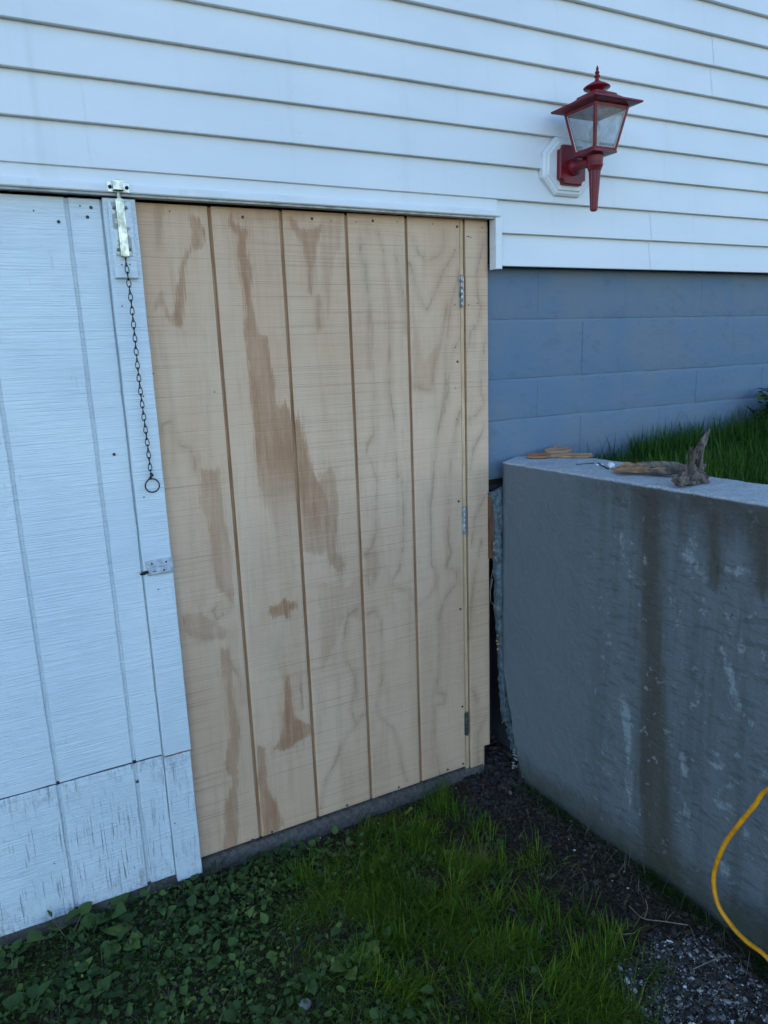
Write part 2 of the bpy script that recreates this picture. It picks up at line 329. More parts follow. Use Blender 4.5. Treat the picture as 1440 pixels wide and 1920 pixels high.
def m_leaf(name, stops, trans=.25, rough=.5, spec=.35):
    n=N(name); t=n.attr('tint'); c=n.ramp(t,stops); f=n.noise(n.obj(),60,3,.6); c=n.mix(n.math('MULTIPLY',n.step(f,.45,.7),.3),c,n.ramp(t,[(p,tuple(k*.6 for k in q)) for p,q in stops]))
    tr=n.t.nodes.new('ShaderNodeBsdfTranslucent'); n._in(tr.inputs[0],c); mx=n.t.nodes.new('ShaderNodeMixShader'); mx.inputs[0].default_value=trans
    n.out(c,.75,spec=.12); n.t.links.new(n.p.outputs[0],mx.inputs[1]); n.t.links.new(tr.outputs[0],mx.inputs[2])
    o=[k for k in n.t.nodes if k.type=='OUTPUT_MATERIAL'][0]; n.t.links.new(mx.outputs[0],o.inputs[0]); return n.mat
M_GRASS=m_leaf('grass_blades',[(0,(.026,.062,.012)),(.4,(.056,.120,.011)),(.75,(.110,.185,.012)),(.92,(.19,.25,.018)),(.97,(.28,.21,.09)),(1,(.36,.28,.14))])
M_TALL=m_leaf('tall_grass_blades',[(0,(.022,.058,.014)),(.5,(.050,.120,.014)),(.85,(.095,.180,.018)),(1,(.17,.18,.05))])
M_LEAF=m_leaf('weed_leaves',[(0,(.035,.060,.022)),(.4,(.066,.112,.034)),(.85,(.125,.185,.045)),(1,(.24,.26,.06))],.18,.45,.4)
M_STRAW=m_leaf('dry_straw',[(0,(.09,.07,.045)),(1,(.26,.21,.14))],.1)
M_LITTER=m_leaf('dead_leaf_litter',[(0,(.035,.022,.014)),(.6,(.075,.05,.032)),(1,(.18,.13,.085))],.05,.8,.2)
def m_soil():
    n=N('dark_soil'); a=n.noise(n.obj(),22,6,.75); v=n.voro(n.obj(),90); c=n.ramp(a,[(.3,(.022,.014,.009)),(.5,(.050,.033,.021)),(.7,(.085,.058,.036))])
    mossy=n.noise(n.obj(),3,3,.6); c=n.mix(n.math('MULTIPLY',n.step(mossy,.5,.65),.4),c,(.02,.035,.012))
    return n.out(c,.95,n.bump(n.math('ADD',a,v),1.,.012),spec=.2)
M_SOIL=m_soil()

# ------------------------------------------------------------------ ground
def fbm(x,y,sc,seed=0): return mnoise.noise(Vector((x*sc+seed,y*sc-seed,seed*.37)))
def gz(x, y):
    t=max(0.,min(1.,(x-.55)/.4)); z=-.058+.030*t*max(0.,min(1.,(y+1.1)/.8))
    if -4<x<3 and -4<y<.6: z+=.010*fbm(x,y,3.1,3)+.006*fbm(x,y,9,5)+.003*fbm(x,y,30,8)
    return z
xs=np.concatenate([[-60,-25,-10,-5,-3],np.arange(-1.8,1.7,.03),[3,6,12,25,60]]); ys=np.concatenate([[-60,-25,-12,-6,-4,-3],np.arange(-2.2,.16,.03),[.6,2,8,25,60]])
V=[(x,y,gz(x,y)-(0 if y<.2 else .0)) for y in ys for x in xs]; nx=len(xs)
F=[(j*nx+i,j*nx+i+1,(j+1)*nx+i+1,(j+1)*nx+i) for j in range(len(ys)-1) for i in range(nx-1)]
g=link('ground',mesh('ground',V,F,M_SOIL,True)); tag(g,'dark soil yard at the foot of the doors and retaining wall','ground',kind='structure')
# raised lawn behind the retaining wall
def lz(x,y):
    z=1.095+.02*fbm(x,y,2.5,4)+.008*fbm(x,y,9,2)+.01*min(x-1.24,3)
    if y<-3.2: z-=min(1.3,(-3.2-y)*.5)
    return z
xs2=np.concatenate([np.arange(1.19,3.4,.05),[4,6,10,20,40]]); ys2=np.concatenate([[-40,-20,-10,-7,-5.8,-5,-4,-3.2],np.arange(-2.6,.04,.05),[.03]])
V=[(x,y,lz(x,y)) for y in ys2 for x in xs2]; nx=len(xs2); F=[(j*nx+i,j*nx+i+1,(j+1)*nx+i+1,(j+1)*nx+i) for j in range(len(ys2)-1) for i in range(nx-1)]
o=link('raised_terrain',mesh('raised_terrain',V,F,M_SOIL,True)); tag(o,'raised bank of soil held up behind the retaining wall','ground',kind='structure')

# ------------------------------------------------------------------ house
house=empty('house',(0,0,0)); tag(house,'house wall with white lap siding, painted block foundation and two basement doors','house')
b=MB(); b.box(-6,8,.22,7,-.1,1.05); b.box(-6,8,.22,7,1.05,8.8); b.build('wall',M_SID,house)  # house body, mostly unseen, made tall to keep the yard in shade
ZS,SP=1.79743,.10228
def siding(x0,x1,i,proud=0.):
    """one vinyl panel of two courses, bottom of the lower at course line i"""
    prof=[]
    z0=ZS+i*SP
    for k in (0,1):
        z=z0+k*SP
        prof+=[(-.0215,z+.0006),(-.0385,z-.0002),(-.0402,z+.0012),(-.0404,z+.004),(-.0235,z+SP+.0006)]
    n=max(2,int((x1-x0)/.12)); vs=[];fs=[]
    for j in range(n+1):
        x=x0+(x1-x0)*j/n
        for (y,z) in prof:
            wv=.0008*fbm(x*.9,z,2.,i); vs.append((x,y-proud+wv,z+.0007*fbm(x,i*.7,1.5,2)))
    L=len(prof); fs=[(j*L+k,(j+1)*L+k,(j+1)*L+k+1,j*L+k+1) for j in range(n) for k in range(L-1)]
    me=mesh('siding_panel',vs,fs,M_SID); me.polygons.foreach_set('use_smooth',[True]*len(fs)); me.set_sharp_from_angle(angle=math.radians(25)); link('siding_panel',me,house)
X_SR=1.622
siding(.9296,X_SR,0,0); siding(X_SR-.004,4.2,0,.0011)
siding(-3,-.2905,2,.0); siding(-.2925,1.324,2,.0011); siding(1.32,4.2,2,.0003)
siding(-3,.62,4,.0011); siding(.616,4.2,4,.0002)
siding(-3,1.9,6); siding(1.896,4.2,6,.0011); siding(-3,-.6,8); siding(-.604,4.2,8,.0011); siding(-3,4.2,10); siding(-3,.8,12,.0011); siding(.796,4.2,12); siding(-3,4.2,14); siding(-3,4.2,16)
b=MB(); b.box(-3,4.2,-.018,.2,2.003,4.0); b.box(.93,4.2,-.018,.2,1.81,2.0025); b.build('sheathing',M_DARK,house)
# header trim over the doors
b=MB(); b.box(-3,.929,-.0335,.02,1.9675,2.0035); b.build('frieze_strip',M_SID,house)
def strip(name, prof, x0, x1, mat, n=30, amp=.0012):
    vs=[];fs=[];L=len(prof)
    for j in range(n+1):
        x=x0+(x1-x0)*j/n; wv=amp*fbm(x,0,2.4,6)
        for y,z in prof: vs.append((x,y+wv,z+wv*.8))
    fs=[(j*L+k,(j+1)*L+k,(j+1)*L+(k+1)%L,j*L+(k+1)%L) for j in range(n) for k in range(L)]; fs+=[tuple(range(L))[::-1],tuple(n*L+k for k in range(L))]
    me=mesh(name,vs,fs,mat); return link(name,me,house)
strip('header_trim',[(.0,1.9672),(-.045,1.9672),(-.0505,1.9655),(-.052,1.961),(-.052,1.949),(-.0495,1.9463),(-.045,1.946),(.0,1.9475)],-3,.929,M_TRIM)
strip('channel_strip',[(-.043,1.9457),(-.043,1.9405),(-.036,1.9402),(-.034,1.9425),(.0,1.9435),(.0,1.9466)],-3,.912,M_CHAN)
b=MB(); b.box(.915,.9405,-.046,-.012,1.787,1.9455,0,.0015); b.box(.9405,.9432,-.0415,-.012,1.787,1.9455); b.build('corner_trim',M_TRIM,house)
b=MB(); b.box(-3,.93,.03,.2,1.90,2.0); b.build('lintel',M_DARK,house)
# foundation blocks
rows=[(1.626,1.83,1.144),(1.4245,1.626,1.352),(1.283,1.4245,1.144),(1.080,1.283,1.352),(.877,1.080,1.144),(.674,.877,1.352),(.471,.674,1.144),(.268,.471,1.352),(.065,.268,1.144),(-.138,.065,1.352)]
def block(x0,x1,z0,z1):
    # slightly uneven painted block, arrises softened
    j=.0022; n=6; m=3; vs=[];b_=.0035; sx=random.random()*50
    xx=[x0,x0+b_]+[x0+(x1-x0)*k/n for k in range(1,n)]+[x1-b_,x1]; zz=[z0,z0+b_,z0+2*b_]+[z0+(z1-z0)*k/m for k in range(1,m)]+[z1-2*b_,z1-b_,z1]
    for zi,z in enumerate(zz):
        for xi,x in enumerate(xx):
            e=(zi in (0,len(zz)-1))
            y=.020+(.0038 if e else (.0008 if zi in (1,len(zz)-2) else 0))+.002*fbm(x,z,6,sx)
            dz=.0042*fbm(x,z0,13,3) if zi==0 else (.0042*fbm(x,z1,13,3) if zi==len(zz)-1 else 0)
            vs.append((x,y,z+dz))
    L=len(xx); fs=[(i*L+k,i*L+k+1,(i+1)*L+k+1,(i+1)*L+k) for i in range(len(zz)-1) for k in range(L-1)]
    # ring to the back
    bl=len(vs); per=[k for k in range(L)]+[i*L+L-1 for i in range(1,len(zz))]+[(len(zz)-1)*L+k for k in range(L-2,-1,-1)]+[i*L for i in range(len(zz)-2,0,-1)]
    vs+=[(vs[p][0],.16,vs[p][2]) for p in per]; n_=len(per); fs+=[(per[k],bl+k,bl+(k+1)%n_,per[(k+1)%n_]) for k in range(n_)]
    link('foundation_block',mesh('foundation_block',vs,fs,M_BLOCK,True),house)
for z0,z1,xo in rows:
    lo=.9165 if z0>=1.08 else 1.03
    edges=[lo]; x=xo
    while x<4.2:
        if x>lo+.03: edges.append(x)
        x+=.4135
    edges.append(4.2)
    for a,c in zip(edges[:-1],edges[1:]): block(a+.0002,c-.0002,z0+.0014,z1-.0022)
b=MB(); b.box(.917,4.2,.0222,.15,1.0802,1.82); b.box(1.03,4.2,.0222,.15,-.15,1.0798); b.build('mortar',M_MORT,house)
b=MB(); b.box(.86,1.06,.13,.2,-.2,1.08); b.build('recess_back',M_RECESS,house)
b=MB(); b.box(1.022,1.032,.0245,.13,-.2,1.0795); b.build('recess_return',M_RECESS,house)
b=MB(); b.box(.905,1.02,.028,.06,1.040,1.058); b.box(.9,1.02,.05,.09,1.0,1.079); b.build('black_ledge',M_DARK,house)  # near-black ledge across the top of the recess

# ------------------------------------------------------------------ stains and figure, traced on the door plane
def Z3(u,v): return (240+u*.2708,380+v*.2708)
def Z4(u,v): return (600+u*.2709,380+v*.2708)
def Z5(u,v): return (260+u*.3958,880+v*.3958)
def Z6(u,v): return (600+u*.3542,880+v*.3542)
def XZ(f,pts): return np.array([onY(*f(*p),0.)[[0,2]] for p in pts])
ST=[(1.0,XZ(Z3,[(430,60),(500,110),(528,200),(510,310),(450,320),(412,390),(392,470),(398,580),(372,872),(300,820),(330,700),(345,580),(365,450),(388,360),(440,290),(452,200),(420,110)])),
 (.55,XZ(Z3,[(170,760),(195,650),(240,620),(262,700),(300,790),(320,850),(262,790),(240,700)])),
 (.4,XZ(Z3,[(170,0),(260,0),(240,100),(215,250),(205,320),(190,200)])),
 ((1.0,.98,.26),XZ(Z3,[(700,40),(700,150),(760,240),(765,400),(790,560),(815,760),(805,900),(835,1100),(835,1250),(868,1450),(885,1700),(905,1950),(1010,2250),(1180,2400),(1350,2450),(1400,2300),(1420,2150),(1360,2000),(1290,1880),(1250,1740),(1210,1580),(1180,1440),(1150,1540),(1120,1430),(1080,1370),(1060,1420),(1020,1380),(1010,1200),(985,1080),(965,930),(905,915),(880,800),(855,620),(852,450),(820,320),(832,190),(790,170),(735,140)])),
 (.75,XZ(Z3,[(1330,1880),(1400,1830),(1440,1900),(1460,2100),(1440,2400),(1500,2500),(1480,2580),(1400,2500),(1340,2250)])),
 (.6,XZ(Z5,[(290,0),(385,0),(405,200),(445,420),(445,640),(415,600),(370,560),(352,420),(332,240),(295,180)])),
 (.85,XZ(Z5,[(330,240),(345,240),(362,420),(400,570),(370,560),(350,430)])),
 (.45,XZ(Z5,[(215,690),(300,680),(380,740),(420,760),(410,800),(330,810),(280,800),(215,760)])),
 (.75,XZ(Z5,[(385,850),(425,850),(440,960),(460,1100),(480,1250),(470,1450),(470,1620),(470,1850),(405,1850),(402,1640),(445,1475),(405,1400),(432,1260),(420,1150),(405,1000)])),
 (1.15,XZ(Z5,[(612,680),(618,650),(650,645),(690,615),(720,630),(745,622),(757,655),(720,665),(712,702),(660,690),(640,706)])),
 (1.1,XZ(Z5,[(700,980),(714,980),(722,1080),(748,1180),(818,1212),(818,1250),(760,1290),(690,1335),(642,1325),(672,1275),(690,1200),(690,1120)])),
 (.95,XZ(Z5,[(764,975),(776,1060),(777,1142),(765,1100)])),
 (.95,XZ(Z5,[(560,1305),(600,1318),(605,1450),(618,1520),(655,1590),(680,1680),(662,1712),(590,1745),(575,1600),(563,1450)])),
 (.75,XZ(Z3,[(1085,95),(1140,90),(1190,190),(1290,185),(1350,140),(1310,300),(1285,480),(1275,640),(1235,620),(1245,450),(1205,300),(1150,200)])),
 (.5,XZ(Z3,[(1300,640),(1330,640),(1325,880),(1300,900)])),
 (.35,XZ(Z3,[(700,0),(1000,0),(1060,60),(1400,40),(1400,100),(1000,130),(840,150),(700,120)])),
 (.32,XZ(Z6,[(0,600),(150,620),(215,560),(215,800),(130,760),(90,900),(0,1100)])),
 (.4,XZ(Z6,[(240,450),(290,440),(300,520),(300,600),(270,560),(250,600)])),
 (.3,XZ(Z4,[(0,60),(160,60),(150,300),(90,400),(60,800),(20,600)])),
 (.3,XZ(Z4,[(640,700),(640,1300),(760,1310),(800,1150),(850,950),(800,1000),(720,1100),(680,900)])),
 (.28,XZ(Z4,[(320,740),(365,740),(372,1160),(320,1150)])),
]
FG=[XZ(Z4,q) for q in ([(280,255),(283,360),(315,450),(320,560),(340,720),(330,950),(345,1160)],[(335,560),(362,900),(372,1300),(372,1600),(330,1670),(318,1740),(370,1830),(392,1920)],
 [(400,200),(440,350),(448,500),(470,700),(480,1000),(485,1300),(510,1500),(522,1700),(540,1900)],[(530,380),(550,500),(590,700),(600,900)],[(650,250),(680,350),(740,400),(820,370),(862,290),(850,200)],
 [(622,420),(680,640),(740,745),(790,640),(850,480),(935,340)],[(880,700),(850,900),(800,1100),(765,1300),(650,1270)],[(965,470),(905,700),(872,1000),(870,1300),(830,1520),(792,1750),(782,1900)],
 [(962,940),(912,1050),(885,1280),(862,1450)],[(972,1440),(940,1560),(910,1700),(900,1920)],[(1135,260),(1080,500),(1090,640),(1112,720),(1092,830),(1040,900),(1030,1000)],
 [(1150,900),(1122,1100),(1112,1300),(1132,1380),(1085,1470),(1022,1500)],[(1142,1550),(1062,1700),(1040,1850)])]
FG+=[XZ(Z6,q) for q in ([(280,0),(300,60),(295,330),(275,420),(245,440)],[(240,450),(290,440),(312,520),(285,590),(262,615),(245,560)],
 [(420,0),(440,100),(442,400),(420,530),(380,590),(390,625),(470,640),(515,720),(560,690),(600,640),(622,570),(590,500),(585,200),(607,0)],
 [(685,0),(680,380),(692,440),(668,520),(720,530),(725,600),(662,680),(630,780),(630,1050),(615,1180),(662,1190),(655,1240),(610,1250),(605,1400),(632,1620)],
 [(110,605),(100,540),(118,500),(92,400),(75,200),(80,0)],[(245,770),(290,745),(325,800),(327,1000),(330,1100),(313,1190),(300,1250),(320,1310),(385,1370),(415,1460),(432,1560),(460,1650)],
 [(195,735),(142,780),(125,920),(135,1000),(182,1090),(187,1180),(158,1270),(195,1350),(232,1290)],[(195,1350),(120,1440),(80,1550),(30,1650),(-10,1870)],
 [(870,150),(820,250),(800,400)],[(852,380),(820,560),(800,700),(790,900)],[(808,1170),(830,1230)],[(880,1310),(835,1400),(837,1550)])]
FG+=[XZ(Z5,q) for q in ([(380,640),(350,670),(370,710),(400,690),(385,650)],[(215,700),(225,770),(290,805),(400,790)],[(430,590),(435,650),(410,690)],[(430,780),(430,900),(480,1000),(500,1100)])]
FG+=[XZ(Z3,q) for q in ([(230,1600),(235,1540),(300,1510),(320,1580),(360,1680),(430,1700),(460,1780),(465,1850)],[(200,90),(210,200),(215,320)],[(1320,700),(1330,860)])]
def segd(P,a,b):
    ab=b-a; t=np.clip(((P-a)@ab)/max(1e-12,ab@ab),0,1); return np.linalg.norm(P-(a+t[:,None]*ab),axis=1)
def polyd(P,poly,closed=False):
    d=np.full(len(P),9.); n=len(poly)
    for i in range(n if closed else n-1): d=np.minimum(d,segd(P,poly[i],poly[(i+1)%n]))
    return d
def inside(P,poly):
    r=np.zeros(len(P),bool); n=len(poly)
    for i in range(n):
        a,b_=poly[i],poly[(i+1)%n]; c=((a[1]>P[:,1])!=(b_[1]>P[:,1])); dd=b_[1]-a[1]
        xx=a[0]+(P[:,1]-a[1])*(b_[0]-a[0])/(dd if abs(dd)>1e-12 else 1e-12); r^=(c&(P[:,0]<xx))
    return r
def sdfs(P,polys):
    out=np.full(len(P),.5); st=np.zeros(len(P))
    for s0_,q in polys:
        s_=s0_ if not isinstance(s0_,tuple) else np.clip(s0_[0]*np.clip((P[:,1]-s0_[1])/s0_[2],0,1)+s0_[0]*.9*np.clip((P[:,0]-.19)/.05,0,1)*np.clip((P[:,1]-.72)/.3,.15,1),0,s0_[0])
        d=polyd(P,q,True); d=np.where(inside(P,q),-d,d)
        cand=d<out; near=d<.07
        st=np.where(near&((d<out)|(st==0)),np.where((d<0)&(out<0),np.maximum(st,s_),s_),st); out=np.minimum(out,d)
    return out,st
def setattr_(me,name,vals):
    a=me.attributes.new(name,'FLOAT','POINT'); a.data.foreach_set('value',np.asarray(vals,dtype=np.float32))
def ply_board(name,x0,x1,z0,z1,y0,y1,parent,notch=None,step=.006,mat=None):
    nx_=max(2,int(round((x1-x0)/step))); nz_=int(round((z1-z0)/step)); bev=.0012
    X=np.linspace(x0,x1,nx_+1); Z=np.linspace(z0,z1,nz_+1)
    XX,ZZ=np.meshgrid(X,Z); P=np.stack([XX.ravel(),ZZ.ravel()],1)
    YY=np.full(len(P),y0); e=(np.isclose(P[:,0],x0)|np.isclose(P[:,0],x1)|np.isclose(P[:,1],z0)|np.isclose(P[:,1],z1)); YY[e]+=bev
    L=nx_+1; vs=[(p[0],y,p[1]) for p,y in zip(P,YY)]
    fs=[(i*L+k,i*L+k+1,(i+1)*L+k+1,(i+1)*L+k) for i in range(nz_) for k in range(nx_)]
    if notch: fs=[f for f in fs if not (vs[f[1]][0]>notch[0]+1e-4 and vs[f[2]][2]<notch[1])]
    per=[k for k in range(L)]+[i*L+L-1 for i in range(1,nz_+1)]+[nz_*L+k for k in range(L-2,-1,-1)]+[i*L for i in range(nz_-1,0,-1)]
    if not notch:
        bl=len(vs); vs+=[(vs[p][0],y1,vs[p][2]) for p in per]; n_=len(per); fs+=[(per[k],bl+k,bl+(k+1)%n_,per[(k+1)%n_]) for k in range(n_)]
    me=mesh(name,vs,fs,mat or M_PLY); P2=np.array([(v[0],v[2]) for v in vs])
    s_,st=sdfs(P2,ST); f=np.full(len(P2),9.)
    for q in FG: f=np.minimum(f,polyd(P2,q))
    setattr_(me,'stain',s_); setattr_(me,'stren',st); setattr_(me,'fig',f); return link(name,me,parent)

# ------------------------------------------------------------------ plywood door
b=MB(); b.box(-.235,.8055,.0062,.03,.0005,1.934); wd=b.build('plywood_door',M_GRV,house); wd['label']='unpainted grooved plywood door with brown water stains'
GR=.2032; gw=.0054
edges=[(-.235,-gw),(gw,GR-gw),(GR+gw,2*GR-gw),(2*GR+gw,3*GR-gw),(3*GR+gw,.8055)]
tops=[1.936,1.937,1.938,1.940,1.942]; bots=[.001,.000,.001,.0,.001]
for (a,c),t,bt in zip(edges,tops,bots): ply_board('board',a,c,bt,t,0.,.006,wd)
# thin lighter centre ridge inside every groove
for k in range(4):
    b=MB(); b.box(k*GR-.0046,k*GR+.0004,.0040,.0063,.001,1.936,0,.001); b.build('groove_bead',M_PALE2,wd)
frame=MB(); frame.box(.8085,.8205,.0035,.03,-.03,1.944); fo=frame.build('hinge_post_trim',M_PALE,house)
b=MB(); b.box(.8205,.915,.012,.03,.062,1.944); b.box(.8205,.888,.012,.03,-.03,.062); jb=b.build('door_jamb',M_GRV,house); jb['label']='narrow plywood jamb strip beside the plywood door'
ply_board('board',.8275,.915,.060,1.948,-.001,.012,jb); ply_board('board',.8275,.889,-.03,.0597,-.001,.012,jb)
b=MB(); b.box(.8905,.914,.03,.05,-.2,.07); b.build('notch_backing',M_DARK,house)  # near-black panel closing the void behind the jamb notch
def disc(r,n=10,dome=.0008):
    mb=MB(); mb.lathe([(r,.0006),(r,-.0004),(r*.7,-dome)],(0,0,0),n,0,'y'); return mb
_nail=disc(.0042); nail_me=mesh('nail',_nail.v,_nail.f,M_NAIL)
_nail2=disc(.0019); pin_me=mesh('pin',_nail2.v,_nail2.f,M_NAIL)
def put(name,me,loc,parent,rot=None,scale=None):
    o=bpy.data.objects.new(name,me); COL.objects.link(o); o.parent=parent
    l=Vector((0,0,0)); p=parent
    while p: l+=p.location; p=p.parent
    o.location=Vector(loc)-l
    if rot: o.rotation_euler=rot
    if scale: o.scale=scale
    return o
for u,v in [(455,407),(585,410),(699,414),(857,425),(858,678),(860,940),(863,1142),(867,1325),(868,1432),(839.5,1443),(747.7,1476),(651,1510),(510,1560),(473.7,1574.7)]:
    put('nail',nail_me,onY(u,v,-.0004),wd)
for u,v in [(318,396),(668,416),(621,414),(745,416),(811,420),(853,469),(853,571),(854,651),(854,728),(856,786),(402,735)]:
    put('nail',pin_me,onY(u,v,-.0004),wd)
for u,v in [(879,443),(877,443.5),(883,445),(904,427),(879,571),(895,569)]: put('nail',pin_me,onY(u,v,-.0014),jb)
def hinge(z0,z1,mat,label=None,x=.8085):
    mb=MB(); n=5; h=(z1-z0)/n
    for k in range(n): mb.lathe([(.0046,.0005),(.0048,.001),(.0048,h-.001),(.0046,h-.0005)],(x,-.0045,z0+k*h),12)
    mb.lathe([(.0025,0),(.0036,.001),(.003,.003)],(x,-.0045,z1),10); mb.box(x-.008,x,-.0022,-.0008,z0+.001,z1-.001); mb.box(x,x+.010,-.0015,-.0002,z0+.001,z1-.001)
    o=mb.build('hinge',mat,wd,autosmooth=40)
    if label: o['label']=label
hinge(1.670,1.768,M_HINGE); hinge(.905,1.000,M_HINGE2,'pale bluish-white hinge at mid height'); hinge(.131,.222,M_HINGE3,'dark greenish hinge near the bottom')

# ------------------------------------------------------------------ white painted door on the left
XA,XB=-.3575,-.5635
b=MB(); b.box(-3,-.2000,-.0030,.0045,-.016,1.9355); pd=b.build('painted_door',M_WHITE,house); pd['label']='old white painted grooved door with patched lower boards'
def wboard(x0,x1,z0,z1,y0,y1,mat,parent=pd,lean=0.):
    nx_=max(4,int((x1-x0)/.02)); X=np.linspace(x0,x1,nx_+1); bev=.0018
    zr=[z0,z0+bev]+list(np.linspace(z0,z1,max(3,int((z1-z0)/.05)))[1:-1])+[z1-bev,z1]; xr=[x0,x0+bev]+list(X[1:-1])+[x1-bev,x1]
    vs=[];sd_=random.random()*30
    for zi,z in enumerate(zr):
        for xi,x in enumerate(xr):
            e=xi in (0,len(xr)-1) or zi in (0,len(zr)-1); ex=.0016*fbm(z,0,14,sd_) if xi in (0,1,len(xr)-1,len(xr)-2) else 0; ez=.0022*fbm(x,0,25,sd_+4) if zi in (0,1) else 0
            vs.append((x+ex,y0+(bev if e else 0)+.0007*fbm(x,z,4,sd_)+lean*(z-z0),z+ez))
    L=len(xr); fs=[(i*L+k,i*L+k+1,(i+1)*L+k+1,(i+1)*L+k) for i in range(len(zr)-1) for k in range(L-1)]
    per=[k for k in range(L)]+[i*L+L-1 for i in range(1,len(zr))]+[(len(zr)-1)*L+k for k in range(L-2,-1,-1)]+[i*L for i in range(len(zr)-2,0,-1)]
    bl=len(vs); vs+=[(vs[p][0],y1,vs[p][2]) for p in per]; n_=len(per); fs+=[(per[k],bl+k,bl+(k+1)%n_,per[(k+1)%n_]) for k in range(n_)]
    me=mesh('board',vs,fs,mat); me.polygons.foreach_set('use_smooth',[True]*len(fs)); me.set_sharp_from_angle(angle=math.radians(30)); return link('board',me,parent)
gh=.0048
cuts=[-.2785,XA,XB,XB-.2075,XB-.415,XB-.6225,XB-.83,XB-1.0375]
for i in range(len(cuts)-1):
    x1=cuts[i]-(gh if i else 0); x0=cuts[i+1]+gh
    wboard(x0,x1,.3925,1.936,-.0105,-.004,M_WHITE); wboard(x0,x1,-.022 if i else -.018,.3885,-.0120,-.004,M_WHITE_OLD)
wboard(-.2745,-.196,.3945,1.937,-.0285,-.004,M_WHITE)
wboard(-.2765,-.2005,-.032,.3895,-.030,-.004,M_WHITE_OLD)
# exposed splintered edge at the joint of the strip
b=MB()
for k in range(26):
    x=-.272+.0029*k; b.box(x,x+.0028,-.0265-.002*random.random(),-.012,.3888+.001*random.random(),.3925+.0022*random.random())
b.build('raw_wood_edge',M_CHIP,pd)
b=MB(); b.box(-3,-.2785,-.0062,-.0045,.386,.395); b.build('joint_shade_strip',M_DARK,pd)  # dark strip painting the shade in the joint between upper and lower boards
for u,v,big in [(170.6,389,1),(164,407,1),(110,415.7,1),(63,395,0),(214,852,1),(257.5,1466,1),(224,393,0),(150,386,0),(102,1619,0)]:
    put('nail',nail_me if big else pin_me,onY(u,v,-.0118),pd)
for u,v,y in [(328,1544,-.031),(270,932,-.030),(229,574,-.0295),(297,1105,-.0295),(288,700,-.0295),(269,743,-.0295)]: put('nail',pin_me,onY(u,v,y),pd)
# bolt block and barrel bolt
b=MB(); b.box(-.2655,-.2090,-.0440,-.0285,1.7435,1.930,0,.0025); b.build('bolt_block',M_WHITE,pd)
b=MB(); yb=-.0441
b.box(-.258,-.2185,yb-.0022,yb,1.7965,1.925,0,.0008); b.build('bolt_plate',M_PEEL,pd)
b=MB(); xb=-.2385; b.extrude([(xb-.0098,1.796),(xb+.0098,1.796),(xb+.0098,1.930),(xb-.0098,1.930)],yb-.013,yb-.0022)
b.extrude([(xb-.0062,1.7945),(xb+.0062,1.7945),(xb+.0062,1.931),(xb-.0062,1.931)],yb-.0165,yb-.013); b.build('bolt_barrel',M_ZINC,pd)
b=MB(); b.tube([(xb,yb-.0085,1.925),(xb,yb-.0085,1.975)],.0052,12); b.tube([(xb,yb-.0085,1.797),(xb,yb-.0085,1.789)],[.006,.003],10); b.build('bolt_rod',M_OLDZINC,pd,autosmooth=40)
scr=MB(); scr.lathe([(.0046,.0004),(.0046,-.0012),(.0028,-.0022),(.0008,-.0014)],(0,0,0),12,0,'y'); scr.box(-.004,.004,-.0024,-.0016,-.0005,.0005); scr_me=mesh('screw',scr.v,scr.f,M_OLDZINC)
for x,z in [(-.2525,1.911),(-.2235,1.912),(-.2525,1.8115),(-.2235,1.8135)]: put('screw',scr_me,(x,yb-.0024,z),pd)
for x,z in [(-.2475,1.776),(-.228,1.777)]: put('nail',pin_me,(x,yb-.0004,z),pd)
b=MB(); ky=-.0525; b.box(-.2635,-.2105,ky-.002,ky,1.9460,1.9695,0,.0006); b.box(-.2500,-.2290,ky-.0165,ky-.014,1.9490,1.9720,0,.0008); b.box(-.2520,-.2495,ky-.0165,ky,1.9492,1.9718); b.box(-.2292,-.2268,ky-.0165,ky,1.9492,1.9718)
b.build('bolt_keeper',M_ZINC,house)
for x in (-.2575,-.2175): put('screw',mesh('screw',scr.v,scr.f,M_RUST),(x,ky-.0022,1.9575),house)
# hasp painted over
b=MB(); hy=-.0300; b.box(-.2685,-.1960,hy-.0022,hy,.9725,.9935,0,.0007); b.box(-.2655,-.1960,hy-.0085,hy-.0022,.9515,.9725,0,.003); b.box(-.1985,-.1955,hy-.006,hy,.950,.995)
b.build('hasp',M_HASP,pd)
b=MB(); b.tube([(-.2655,hy-.006,.962),(-.2745,hy-.007,.9635),(-.2825,hy-.006,.9615),(-.2850,hy-.003,.9590),(-.280,hy-.004,.9575),(-.272,hy-.006,.9585)],[.0045,.004,.0035,.003,.0025,.002],8); b.build('hasp_pin',M_RUST,pd)
for x,z in [(-.252,.984),(-.213,.9835),(-.222,.962)]: put('nail',mesh('nail',_nail2.v,_nail2.f,M_RUST),(x,hy-(.0026 if z>.97 else .0088),z),pd,scale=(1.4,1.4,1.4))
b=MB(); b.box(-.254,-.243,hy-.0090,hy-.0084,.9615,.9635); b.build('hasp_slot',M_NAIL,pd)

